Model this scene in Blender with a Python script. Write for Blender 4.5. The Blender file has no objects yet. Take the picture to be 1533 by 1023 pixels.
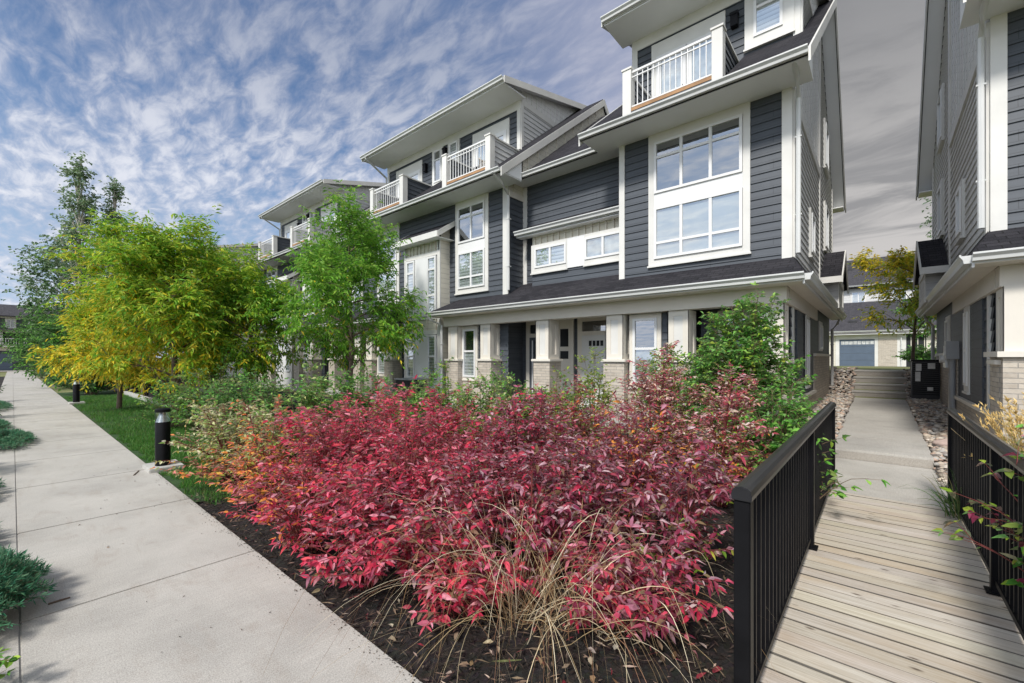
import bpy, bmesh, math, random
import numpy as np
from mathutils import Vector, Matrix
random.seed(7)
RNG = np.random.default_rng(11)
SC = bpy.context.scene
COL = SC.collection
R = math.radians

# ------------------------------------------------------------------ camera model (used for measuring)
F_PX, CX, HY, CAM_H, YAW = 641.0, 766.5, 536.0, 1.65, R(40.6)
SY, CY = math.sin(YAW), math.cos(YAW)
def at(px, d, z=0.0):
    """world point at depth d on the sight line through photo column px"""
    a = (px - CX) / F_PX
    return Vector(((-SY + CY * a) * d, (CY + SY * a) * d, z))

# ------------------------------------------------------------------ materials
M = {}
def nt_new(name):
    m = bpy.data.materials.new(name); m.use_nodes = True
    nt = m.node_tree; nt.nodes.clear()
    out = nt.nodes.new('ShaderNodeOutputMaterial')
    b = nt.nodes.new('ShaderNodeBsdfPrincipled')
    nt.links.new(b.outputs[0], out.inputs[0])
    M[name] = m
    return m, nt, b, out
def N(nt, typ, **kw):
    n = nt.nodes.new(typ)
    for k, v in kw.items():
        if k.startswith('i_'):
            key = k[2:]
            key = int(key) if key.isdigit() else key.replace('_', ' ')
            n.inputs[key].default_value = v
        else:
            setattr(n, k, v)
    return n
def ramp(nt, stops, src=None):
    n = nt.nodes.new('ShaderNodeValToRGB')
    cr = n.color_ramp
    while len(cr.elements) > 1: cr.elements.remove(cr.elements[-1])
    cr.elements[0].position = stops[0][0]; cr.elements[0].color = (*stops[0][1], 1)
    for p, c in stops[1:]:
        e = cr.elements.new(p); e.color = (*c, 1)
    if src is not None: nt.links.new(src, n.inputs[0])
    return n
def mixc(nt, fac, a, b, mode='MIX'):
    n = nt.nodes.new('ShaderNodeMix'); n.data_type = 'RGBA'; n.blend_type = mode
    for sock, v in ((n.inputs[0], fac), (n.inputs[6], a), (n.inputs[7], b)):
        if hasattr(v, 'links') or isinstance(v, bpy.types.NodeSocket): nt.links.new(v, sock)
        elif isinstance(v, (int, float)): sock.default_value = v
        else: sock.default_value = (*v, 1) if len(v) == 3 else v
    return n.outputs[2]
def bump(nt, b, h, strength=.3, dist=.01):
    n = N(nt, 'ShaderNodeBump', i_Strength=strength, i_Distance=dist)
    nt.links.new(h, n.inputs['Height']); nt.links.new(n.outputs[0], b.inputs['Normal'])
    return n
def coord(nt, kind='Object'):
    return nt.nodes.new('ShaderNodeTexCoord').outputs[kind]
def noise(nt, vec, scale, detail=4, rough=.55, dist=0.0):
    n = N(nt, 'ShaderNodeTexNoise', i_Scale=scale, i_Detail=detail, i_Roughness=rough, i_Distortion=dist)
    nt.links.new(vec, n.inputs['Vector']); return n.outputs['Fac']
def mapping(nt, vec, sc=(1, 1, 1), loc=(0, 0, 0), rot=(0, 0, 0)):
    n = N(nt, 'ShaderNodeMapping'); n.inputs['Scale'].default_value = sc; n.inputs['Location'].default_value = loc
    n.inputs['Rotation'].default_value = rot
    nt.links.new(vec, n.inputs['Vector']); return n.outputs[0]

def simple(name, col, rough=.6, var=.12, nscale=3.0, metal=0.0, fine=60, bs=.08, spec=.4):
    m, nt, b, o = nt_new(name)
    v = coord(nt)
    f = noise(nt, v, nscale, 5)
    lo = tuple(c * (1 - var) for c in col); hi = tuple(min(1, c * (1 + var)) for c in col)
    r = ramp(nt, [(.3, lo), (.7, hi)], f)
    nt.links.new(r.outputs[0], b.inputs['Base Color'])
    b.inputs['Roughness'].default_value = rough; b.inputs['Metallic'].default_value = metal
    b.inputs['Specular IOR Level'].default_value = spec
    if bs: bump(nt, b, noise(nt, v, fine, 3), bs, .004)
    return m

def siding_mat(name, col, var=.10):
    m, nt, b, o = nt_new(name)
    uv = coord(nt, 'UV')
    f = noise(nt, mapping(nt, uv, (.5, 6, 1)), 1.3, 4)
    g = noise(nt, mapping(nt, uv, (3, 90, 1)), 1.0, 3)
    lo = tuple(c * (1 - var) for c in col); hi = tuple(c * (1 + var) for c in col)
    r = ramp(nt, [(.3, lo), (.7, hi)], f)
    # streaks of dust washed down the boards
    st = noise(nt, mapping(nt, uv, (5, .5, 1)), 1.0, 4)
    c = mixc(nt, ramp(nt, [(.55, (0, 0, 0)), (.8, (.22,) * 3)], st).outputs[0], r.outputs[0], tuple(min(1, c * 1.25 + .02) for c in col))
    bj = N(nt, 'ShaderNodeTexBrick', i_Scale=1.0, i_Mortar_Size=.0035, i_Mortar_Smooth=.0, i_Brick_Width=3.1, i_Row_Height=.165, offset=.37, offset_frequency=3)
    nt.links.new(mapping(nt, uv, (1, 1, 1), (.4, 0, 0)), bj.inputs['Vector'])
    c = mixc(nt, bj.outputs['Fac'], c, tuple(x * .45 for x in col))
    nt.links.new(c, b.inputs['Base Color'])
    b.inputs['Roughness'].default_value = .55; b.inputs['Specular IOR Level'].default_value = .35
    bump(nt, b, g, .12, .003)
    return m

siding_mat('charcoal_siding', (.070, .079, .092), .15)
siding_mat('light_siding', (.58, .575, .56), .07)
siding_mat('cream_batten', (.62, .585, .49), .05)
siding_mat('grey_batten', (.66, .655, .635), .06)
simple('white_trim', (.63, .62, .585), .5, .09, 1.1, bs=.03)
simple('cream_trim', (.66, .62, .545), .55, .05, 1.5, bs=.03)
simple('soffit', (.78, .785, .78), .6, .04, 1.0, bs=.02)
simple('white_vinyl', (.70, .70, .69), .35, .03, 1.0, bs=0)
simple('gutter_metal', (.58, .585, .57), .38, .09, 1.0, bs=0)
simple('black_metal', (.006, .006, .007), .42, .25, 8, bs=.03, fine=300, spec=.16)
simple('rail_paint', (.014, .014, .016), .30, .2, 8, bs=.03, fine=300, spec=.55)
simple('dark_interior', (.016, .018, .02), .8, .3, 2, bs=0)
simple('cedar_board', (.34, .19, .09), .65, .25, 4)
simple('grey_metal', (.33, .34, .35), .45, .1, 3, bs=0)
simple('dark_plastic', (.03, .03, .033), .5, .2, 4, bs=0)
simple('sticker', (.62, .62, .60), .5, .15, 12, bs=0)
simple('galvanised', (.55, .56, .56), .3, .1, 3, bs=0, metal=.8)
simple('door_paint', (.62, .62, .60), .45, .04, 1.5, bs=.02)
simple('garage_paint', (.085, .115, .16), .5, .08, 2, bs=.02)
simple('pale_bark', (.42, .39, .34), .8, .35, 9, bs=.5, fine=30)
simple('brown_bark', (.14, .10, .075), .85, .35, 9, bs=.5, fine=30)
simple('red_twig', (.16, .035, .03), .6, .35, 9, bs=.1)
simple('brown_twig', (.15, .10, .06), .7, .35, 9, bs=.1)
simple('wicker', (.55, .52, .47), .6, .25, 30, bs=.3)
simple('boulder', (.47, .36, .31), .8, .22, 6, bs=.4, fine=30)
simple('kerb_concrete', (.42, .41, .38), .85, .15, 4, bs=.25)

def mat_concrete(name, base):
    m, nt, b, o = nt_new(name)
    v = coord(nt)
    f = noise(nt, v, .9, 6, .6)
    c = ramp(nt, [(.25, tuple(x * .74 for x in base)), (.5, base), (.75, tuple(min(1, x * 1.16) for x in base))], f).outputs[0]
    f2 = noise(nt, mapping(nt, v, (1, 3.2, 1)), 2.2, 5, .65, .6)
    c = mixc(nt, ramp(nt, [(.52, (0,) * 3), (.78, (.46,) * 3)], f2).outputs[0], c, (base[0] * .72, base[1] * .64, base[2] * .58))
    # small dark specks and aggregate
    vo = N(nt, 'ShaderNodeTexVoronoi', i_Scale=9.0); nt.links.new(v, vo.inputs['Vector'])
    c = mixc(nt, ramp(nt, [(.0, (.7,) * 3), (.05, (0,) * 3)], vo.outputs['Distance']).outputs[0], c, (.10, .09, .08))
    fine = noise(nt, v, 140, 3, .7)
    c = mixc(nt, .42, c, ramp(nt, [(.35, (.2,) * 3), (.65, (.8,) * 3)], fine).outputs[0], 'OVERLAY')
    br = noise(nt, mapping(nt, v, (150, 7, 30)), 1.0, 3)
    c = mixc(nt, .16, c, ramp(nt, [(.3, (.2,) * 3), (.7, (.8,) * 3)], br).outputs[0], 'OVERLAY')
    nt.links.new(c, b.inputs['Base Color'])
    b.inputs['Roughness'].default_value = .82; b.inputs['Specular IOR Level'].default_value = .3
    bump(nt, b, noise(nt, mapping(nt, v, (40, 240, 40)), 1.0, 3), .18, .003)
mat_concrete('concrete', (.395, .375, .34))
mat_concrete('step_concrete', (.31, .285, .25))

def mat_planks():
    m, nt, b, o = nt_new('deck_planks')
    v = coord(nt)
    att = N(nt, 'ShaderNodeAttribute', attribute_name='tint')
    off = N(nt, 'ShaderNodeVectorMath', operation='MULTIPLY_ADD'); nt.links.new(att.outputs['Color'], off.inputs[0])
    off.inputs[1].default_value = (37, 11, 5); nt.links.new(v, off.inputs[2])
    g = noise(nt, mapping(nt, off.outputs[0], (2.2, 95, 10)), 1.0, 6, .72, .5)
    c = ramp(nt, [(.22, (.22, .175, .125)), (.40, (.43, .385, .315)), (.58, (.58, .54, .475)), (.8, (.72, .69, .625))], g).outputs[0]
    big = noise(nt, mapping(nt, off.outputs[0], (1.1, 3.2, 1)), 1.0, 4)
    c = mixc(nt, ramp(nt, [(.45, (0,) * 3), (.75, (.6,) * 3)], big).outputs[0], c, (.44, .33, .20))
    kn = N(nt, 'ShaderNodeTexVoronoi', i_Scale=1.0); nt.links.new(mapping(nt, off.outputs[0], (3.4, 8.5, 1)), kn.inputs['Vector'])
    c = mixc(nt, ramp(nt, [(0, (.95,) * 3), (.05, (.85,) * 3), (.13, (0,) * 3)], kn.outputs['Distance']).outputs[0], c, (.075, .05, .035))
    c = mixc(nt, .9, c, att.outputs['Color'], 'MULTIPLY')
    nt.links.new(c, b.inputs['Base Color']); b.inputs['Roughness'].default_value = .8
    b.inputs['Specular IOR Level'].default_value = .25
    bump(nt, b, g, .35, .004)
mat_planks()

def mat_brick():
    m, nt, b, o = nt_new('tan_brick')
    uv = coord(nt, 'UV')
    br = N(nt, 'ShaderNodeTexBrick', i_Scale=1.0, i_Mortar_Size=.006, i_Mortar_Smooth=.2, i_Bias=-.1, i_Brick_Width=.29, i_Row_Height=.072)
    br.inputs['Color1'].default_value = (.50, .44, .36, 1); br.inputs['Color2'].default_value = (.37, .32, .26, 1)
    br.inputs['Mortar'].default_value = (.24, .225, .20, 1)
    nt.links.new(uv, br.inputs['Vector'])
    c = mixc(nt, ramp(nt, [(.4, (0,) * 3), (.8, (.5,) * 3)], noise(nt, uv, 9, 5)).outputs[0], br.outputs[0], (.60, .55, .48))
    nt.links.new(c, b.inputs['Base Color']); b.inputs['Roughness'].default_value = .85
    inv = N(nt, 'ShaderNodeMath', operation='MULTIPLY_ADD'); nt.links.new(br.outputs['Fac'], inv.inputs[0]); inv.inputs[1].default_value = -1
    nt.links.new(noise(nt, uv, 50, 4), inv.inputs[2])
    bump(nt, b, inv.outputs[0], .6, .006)
mat_brick()

def mat_shingle(name, c1, c2):
    m, nt, b, o = nt_new(name)
    uv = coord(nt, 'UV')
    br = N(nt, 'ShaderNodeTexBrick', i_Scale=1.0, i_Mortar_Size=.007, i_Mortar_Smooth=.3, i_Brick_Width=.23, i_Row_Height=.14, offset=.41)
    br.inputs['Color1'].default_value = (*c1, 1); br.inputs['Color2'].default_value = (*c2, 1)
    br.inputs['Mortar'].default_value = (.006, .006, .007, 1)
    nt.links.new(uv, br.inputs['Vector'])
    g = noise(nt, uv, 130, 3, .7)
    c = mixc(nt, .5, br.outputs[0], ramp(nt, [(.3, (.15,) * 3), (.7, (.85,) * 3)], g).outputs[0], 'OVERLAY')
    c = mixc(nt, ramp(nt, [(.45, (0,) * 3), (.8, (.35,) * 3)], noise(nt, uv, .8, 5)).outputs[0], c, (.06, .058, .064))
    nt.links.new(c, b.inputs['Base Color']); b.inputs['Roughness'].default_value = .9; b.inputs['Specular IOR Level'].default_value = .25
    sep = N(nt, 'ShaderNodeSeparateXYZ'); nt.links.new(uv, sep.inputs[0])
    fr = N(nt, 'ShaderNodeMath', operation='DIVIDE'); nt.links.new(sep.outputs[1], fr.inputs[0]); fr.inputs[1].default_value = .14
    f2 = N(nt, 'ShaderNodeMath', operation='FRACT'); nt.links.new(fr.outputs[0], f2.inputs[0])
    h = N(nt, 'ShaderNodeMath', operation='MULTIPLY_ADD'); nt.links.new(f2.outputs[0], h.inputs[0]); h.inputs[1].default_value = -1.0
    h2 = N(nt, 'ShaderNodeMath', operation='MULTIPLY_ADD'); nt.links.new(br.outputs['Fac'], h2.inputs[0]); h2.inputs[1].default_value = -.8
    nt.links.new(g, h2.inputs[2]); nt.links.new(h2.outputs[0], h.inputs[2])
    bump(nt, b, h.outputs[0], .9, .014)
mat_shingle('dark_shingle', (.034, .032, .038), (.017, .0165, .021))
mat_shingle('grey_shingle', (.075, .072, .078), (.05, .048, .055))

def mat_glass():
    m, nt, b, o = nt_new('window_glass')
    nt.nodes.remove(b)
    lw = N(nt, 'ShaderNodeLayerWeight', i_Blend=.5)
    pw = N(nt, 'ShaderNodeMath', operation='POWER'); nt.links.new(lw.outputs['Facing'], pw.inputs[0]); pw.inputs[1].default_value = 3.2
    fr = N(nt, 'ShaderNodeMath', operation='MULTIPLY_ADD'); nt.links.new(pw.outputs[0], fr.inputs[0]); fr.inputs[1].default_value = .60; fr.inputs[2].default_value = .33
    tr = N(nt, 'ShaderNodeBsdfTransparent'); tr.inputs[0].default_value = (.82, .86, .86, 1)
    gl = N(nt, 'ShaderNodeBsdfGlossy', i_Roughness=.015); gl.inputs[0].default_value = (.93, .96, 1, 1)
    mx = N(nt, 'ShaderNodeMixShader')
    nt.links.new(fr.outputs[0], mx.inputs[0]); nt.links.new(tr.outputs[0], mx.inputs[1]); nt.links.new(gl.outputs[0], mx.inputs[2])
    wv = noise(nt, coord(nt), 1.3, 2)
    bp = N(nt, 'ShaderNodeBump', i_Strength=.02, i_Distance=.02); nt.links.new(wv, bp.inputs['Height']); nt.links.new(bp.outputs[0], gl.inputs['Normal'])
    nt.links.new(mx.outputs[0], o.inputs[0])
mat_glass()

def mat_blind():
    m, nt, b, o = nt_new('window_blind')
    uv = coord(nt, 'UV')
    w = N(nt, 'ShaderNodeTexWave', wave_type='BANDS', bands_direction='Y', wave_profile='SAW', i_Scale=3.2)
    w.inputs['Distortion'].default_value = 0
    nt.links.new(uv, w.inputs['Vector'])
    r = ramp(nt, [(0, (.10, .10, .10)), (.22, (.42, .43, .43)), (.6, (.66, .67, .67)), (1, (.70, .70, .70))], w.outputs['Fac'])
    nt.links.new(r.outputs[0], b.inputs['Base Color']); b.inputs['Roughness'].default_value = .6
mat_blind()
simple('roller_blind', (.50, .51, .50), .7, .08, 1.2, bs=0)
simple('curtain', (.46, .47, .46), .8, .35, 5, bs=0)

def mat_soil():
    m, nt, b, o = nt_new('mulch')
    v = coord(nt)
    f = noise(nt, v, 26, 6, .7)
    vo = N(nt, 'ShaderNodeTexVoronoi', i_Scale=34.0, feature='F1'); nt.links.new(mapping(nt, v, (1, .55, 1)), vo.inputs['Vector'])
    c = ramp(nt, [(.3, (.006, .0045, .0035)), (.6, (.020, .014, .011)), (.8, (.05, .036, .027))], f).outputs[0]
    c = mixc(nt, .35, c, vo.outputs['Color'], 'SOFT_LIGHT')
    nt.links.new(c, b.inputs['Base Color']); b.inputs['Roughness'].default_value = .9
    h = N(nt, 'ShaderNodeMath', operation='ADD'); nt.links.new(f, h.inputs[0]); nt.links.new(vo.outputs['Distance'], h.inputs[1])
    bump(nt, b, h.outputs[0], 1.0, .03)
mat_soil()
def mat_ground():
    m, nt, b, o = nt_new('open_ground')
    v = coord(nt)
    f = noise(nt, v, .6, 6)
    g = noise(nt, v, 30, 4)
    c = ramp(nt, [(.3, (.10, .12, .04)), (.55, (.16, .17, .06)), (.75, (.24, .21, .11))], f).outputs[0]
    c = mixc(nt, .5, c, ramp(nt, [(.3, (.2,) * 3), (.7, (.8,) * 3)], g).outputs[0], 'OVERLAY')
    nt.links.new(c, b.inputs['Base Color']); b.inputs['Roughness'].default_value = .95
    bump(nt, b, g, .7, .03)
mat_ground()
def mat_turf():
    m, nt, b, o = nt_new('turf')
    v = coord(nt)
    c = ramp(nt, [(.3, (.018, .045, .010)), (.7, (.035, .085, .018))], noise(nt, v, 12, 5)).outputs[0]
    nt.links.new(c, b.inputs['Base Color']); b.inputs['Roughness'].default_value = .95
    bump(nt, b, noise(nt, v, 80, 4), .8, .02)
mat_turf()
def mat_asphalt():
    simple('asphalt', (.06, .06, .062), .9, .2, 3, bs=.4, fine=90)
mat_asphalt()

def mat_leaf(name, rough=.42, trans=.28, back=.0, backcol=(.5, .42, .42)):
    """per-leaf colour comes from the leaf's own 'tint' colour; paler underside"""
    m, nt, b, o = nt_new(name)
    att = N(nt, 'ShaderNodeAttribute', attribute_name='tint')
    c = att.outputs['Color']
    if back:
        geo = N(nt, 'ShaderNodeNewGeometry')
        mul = N(nt, 'ShaderNodeMath', operation='MULTIPLY'); nt.links.new(geo.outputs['Backfacing'], mul.inputs[0]); mul.inputs[1].default_value = back
        c = mixc(nt, mul.outputs[0], c, backcol)
    nt.links.new(c, b.inputs['Base Color']); b.inputs['Roughness'].default_value = rough
    b.inputs['Specular IOR Level'].default_value = .25
    t = N(nt, 'ShaderNodeBsdfTranslucent'); nt.links.new(c, t.inputs[0])
    mx = N(nt, 'ShaderNodeMixShader', i_0=trans)
    nt.links.new(b.outputs[0], mx.inputs[1]); nt.links.new(t.outputs[0], mx.inputs[2]); nt.links.new(mx.outputs[0], o.inputs[0])
mat_leaf('dogwood_leaf', .5, .46, .45, (.46, .34, .36))
mat_leaf('green_leaf', .48, .40, .35, (.28, .34, .22))
mat_leaf('tree_leaf', .5, .46, .15, (.36, .42, .22))
mat_leaf('grass_blade', .5, .3)
mat_leaf('straw', .6, .25)
mat_leaf('litter', .85, .0)

def mat_rock():
    m, nt, b, o = nt_new('river_rock')
    att = N(nt, 'ShaderNodeAttribute', attribute_name='tint')
    v = coord(nt)
    c = mixc(nt, .4, att.outputs['Color'], ramp(nt, [(.3, (.25,) * 3), (.7, (.75,) * 3)], noise(nt, v, 25, 4)).outputs[0], 'OVERLAY')
    nt.links.new(c, b.inputs['Base Color']); b.inputs['Roughness'].default_value = .75
    bump(nt, b, noise(nt, v, 60, 4), .2, .006)
mat_rock()
def mat_lamp():
    m, nt, b, o = nt_new('lamp_reflector')
    b.inputs['Base Color'].default_value = (.72, .73, .75, 1); b.inputs['Metallic'].default_value = .9; b.inputs['Roughness'].default_value = .28
    f = noise(nt, coord(nt), 5, 3); bump(nt, b, f, .1, .01)
mat_lamp()

# ------------------------------------------------------------------ mesh builder
class Fr:
    """wall frame: u along the wall, w outward, z up"""
    def __init__(s, o, u, n): s.o, s.u, s.n = Vector(o), Vector(u), Vector(n)
    def __call__(s, u, w, z): return s.o + s.u * u + s.n * w + Vector((0, 0, z))
WORLD = Fr((0, 0, 0), (1, 0, 0), (0, 1, 0))
def front(y): return Fr((0, y, 0), (1, 0, 0), (0, -1, 0))
def side(x, s=1): return Fr((x, 0, 0), (0, 1, 0), (s, 0, 0))
XF = [None]                     # optional mirror for the facing house
def clip(poly, ax, lo, hi):
    for sgn, lim in ((1, lo), (-1, -hi)):
        out = []
        for i in range(len(poly)):
            p, q = poly[i], poly[(i + 1) % len(poly)]
            a, b = sgn * p[ax] - lim, sgn * q[ax] - lim
            if a >= 0: out.append(p)
            if (a > 0 > b) or (a < 0 < b):
                t = a / (a - b); out.append((p[0] + (q[0] - p[0]) * t, p[1] + (q[1] - p[1]) * t))
        poly = out
        if len(poly) < 3: return []
    return poly
class MB:
    def __init__(s, fr=WORLD): s.v, s.f, s.fr = [], [], fr; s.mi = []; s.cur = 0
    def _add(s, pts, faces):
        n = len(s.v)
        if XF[0] is not None: pts = [Vector((XF[0] - p[0], p[1], p[2])) for p in pts]
        s.v += [tuple(p) for p in pts]
        s.f += [tuple(i + n for i in f) for f in faces]; s.mi += [s.cur] * len(faces)
        return s
    def box(s, u0, u1, w0, w1, z0, z1):
        P = [s.fr(u, w, z) for z in (z0, z1) for u, w in ((u0, w0), (u1, w0), (u1, w1), (u0, w1))]
        return s._add(P, [(0, 3, 2, 1), (4, 5, 6, 7), (0, 1, 5, 4), (1, 2, 6, 5), (2, 3, 7, 6), (3, 0, 4, 7)])
    def prism(s, poly, w0, w1):
        """polygon in (u,z) extruded along w"""
        n = len(poly)
        P = [s.fr(u, w0, z) for u, z in poly] + [s.fr(u, w1, z) for u, z in poly]
        F = [tuple(range(n)), tuple(range(2 * n - 1, n - 1, -1))]
        F += [(i, (i + 1) % n, (i + 1) % n + n, i + n) for i in range(n)]
        return s._add(P, F)
    def profile(s, poly, u0, u1):
        """polygon in (w,z) extruded along u"""
        n = len(poly)
        P = [s.fr(u0, w, z) for w, z in poly] + [s.fr(u1, w, z) for w, z in poly]
        F = [tuple(range(n)), tuple(range(2 * n - 1, n - 1, -1))]
        F += [(i, (i + 1) % n, (i + 1) % n + n, i + n) for i in range(n)]
        return s._add(P, F)
    def poly(s, pts): return s._add([Vector(p) for p in pts], [tuple(range(len(pts)))])
    def slab(s, top, th):
        """thick sheet below a top polygon"""
        n = len(top)
        P = [Vector(p) for p in top] + [Vector(p) - Vector((0, 0, th)) for p in top]
        F = [tuple(range(n)), tuple(range(2 * n - 1, n - 1, -1))]
        F += [(i, (i + 1) % n, (i + 1) % n + n, i + n) for i in range(n)]
        return s._add(P, F)
    def lap(s, poly, e=.165, out=.020):
        zs = [p[1] for p in poly]; z = min(zs)
        while z < max(zs) - 1e-4:
            q = clip(poly, 1, z, z + e)
            if q:
                P = [s.fr(u, .003 + out * (1 - (zz - z) / e), zz) for u, zz in q]
                s._add(P, [tuple(range(len(q)))])
                b = [u for u, zz in q if abs(zz - z) < 1e-5]
                if len(b) >= 2:
                    u0, u1 = min(b), max(b)
                    s._add([s.fr(u0, 0, z), s.fr(u1, 0, z), s.fr(u1, .003 + out, z), s.fr(u0, .003 + out, z)], [(0, 1, 2, 3)])
            z += e
        return s
    def batten(s, poly, sp=.32, w=.05, th=.03):
        s._add([s.fr(u, .003, z) for u, z in poly], [tuple(range(len(poly)))])
        us = [p[0] for p in poly]; u = min(us) + sp * .5
        while u < max(us) - w:
            q = clip(poly, 0, u - w / 2, u + w / 2)
            if q: s.prism(q, .004, th)
            u += sp
        return s
    def tube(s, pts, rad, n=8, cap=True):
        pts = [Vector(p) for p in pts]
        rad = rad if hasattr(rad, '__len__') else [rad] * len(pts)
        P = []
        for i, p in enumerate(pts):
            t = (pts[min(i + 1, len(pts) - 1)] - pts[max(i - 1, 0)]).normalized()
            a = t.orthogonal().normalized() if abs(t.z) > .95 else t.cross(Vector((0, 0, 1))).normalized()
            b = t.cross(a)
            for k in range(n):
                an = 2 * math.pi * k / n
                P.append(p + (a * math.cos(an) + b * math.sin(an)) * rad[i])
        F = [(i * n + k, i * n + (k + 1) % n, (i + 1) * n + (k + 1) % n, (i + 1) * n + k) for i in range(len(pts) - 1) for k in range(n)]
        if cap: F += [tuple(range(n))[::-1], tuple(range((len(pts) - 1) * n, len(pts) * n))]
        return s._add(P, F)
    def lathe(s, c, prof, n=20):
        c = Vector(c)
        return s.tube([c + Vector((0, 0, z)) for r, z in prof], [max(r, .001) for r, z in prof], n)

ORIG = {}
def link(o, parent=None):
    COL.objects.link(o)
    if parent is not None: o.parent = parent
    return o
def tag(o, label=None, cat=None, group=None, kind=None):
    if label: o['label'] = label
    if cat: o['category'] = cat
    if group: o['group'] = group
    if kind: o['kind'] = kind
    return o
def thing(name, loc, label, cat, group=None):
    o = bpy.data.objects.new(name, None); o.location = loc; o.empty_display_size = .2
    link(o); ORIG[o.name] = Vector(loc)
    return tag(o, label, cat, group)
def base_of(o):
    while o.parent is not None: o = o.parent
    return ORIG.get(o.name, Vector((0, 0, 0)))
def obj(name, mb, mat, parent=None, bevel=0, smooth=False, loc=None):
    if not mb.f: return None
    me = bpy.data.meshes.new(name)
    org = base_of(parent) if parent is not None else (Vector(loc) if loc is not None else Vector((0, 0, 0)))
    me.from_pydata([tuple(Vector(p) - org) for p in mb.v], [], mb.f)
    mats = mat if isinstance(mat, (list, tuple)) else [mat]
    for m in mats: me.materials.append(M[m])
    if len(mats) > 1: me.polygons.foreach_set('material_index', mb.mi)
    bm = bmesh.new(); bm.from_mesh(me)
    bmesh.ops.recalc_face_normals(bm, faces=bm.faces)
    if bevel: bmesh.ops.bevel(bm, geom=[e for e in bm.edges if len(e.link_faces) == 2 and e.calc_face_angle(0) > .6], offset=bevel, segments=2, affect='EDGES', clamp_overlap=True)
    uvl = bm.loops.layers.uv.new('UVMap')
    Z = Vector((0, 0, 1))
    for f in bm.faces:
        n = f.normal
        if abs(n.z) > .999 or n.length < .5: u, v = Vector((1, 0, 0)), Vector((0, 1, 0))
        else:
            u = Z.cross(n).normalized(); v = n.cross(u)
        for l in f.loops:
            p = l.vert.co + org
            l[uvl].uv = (p.dot(u), p.dot(v))
        if smooth: f.smooth = True
    bm.to_mesh(me); bm.free()
    if smooth == 'auto': me.set_sharp_from_angle(angle=R(40))
    o = bpy.data.objects.new(name, me)
    if parent is None and loc is not None: o.location = loc; ORIG[o.name] = org
    return link(o, parent)
def np_obj(name, V, counts, idx, mat, tint=None, parent=None, smooth=False, loc=None):
    """fast mesh from numpy: V (n,3) world coords; counts per face; idx flat loop indices"""
    org = base_of(parent) if parent is not None else (Vector(loc) if loc is not None else Vector((0, 0, 0)))
    me = bpy.data.meshes.new(name)
    V = np.asarray(V, dtype=np.float32) - np.array(org, dtype=np.float32)
    me.vertices.add(len(V)); me.vertices.foreach_set('co', V.ravel())
    me.loops.add(len(idx)); me.loops.foreach_set('vertex_index', np.asarray(idx, dtype=np.int32))
    counts = np.asarray(counts, dtype=np.int32)
    starts = np.concatenate([[0], np.cumsum(counts)[:-1]]).astype(np.int32)
    me.polygons.add(len(counts)); me.polygons.foreach_set('loop_start', starts)
    try: me.polygons.foreach_set('loop_total', counts)
    except Exception: pass
    me.polygons.foreach_set('use_smooth', np.full(len(counts), smooth, dtype=bool))
    me.materials.append(M[mat])
    if tint is not None:
        a = me.attributes.new('tint', 'FLOAT_COLOR', 'POINT')
        c = np.ones((len(V), 4), dtype=np.float32); c[:, :3] = tint
        a.data.foreach_set('color', c.ravel())
    me.update(calc_edges=True); me.validate()
    o = bpy.data.objects.new(name, me)
    if parent is None and loc is not None: o.location = loc
    return link(o, parent)
# ================================================================== the townhouses
YE, YF, YR, YD, YRIDGE, YB = 8.7, 9.6, 10.3, 10.7, 14.4, 18.3
SL = .785
ZE = 6.87
def roof_z(y): return ZE + SL * (y - YE)          # projecting roof
def gap_z(y): return 7.01 + SL * (y - 9.7)          # recessed roof
def porch_z(y): return 3.10 + .52 * (y - YE)
ZR = roof_z(YRIDGE)

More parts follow.
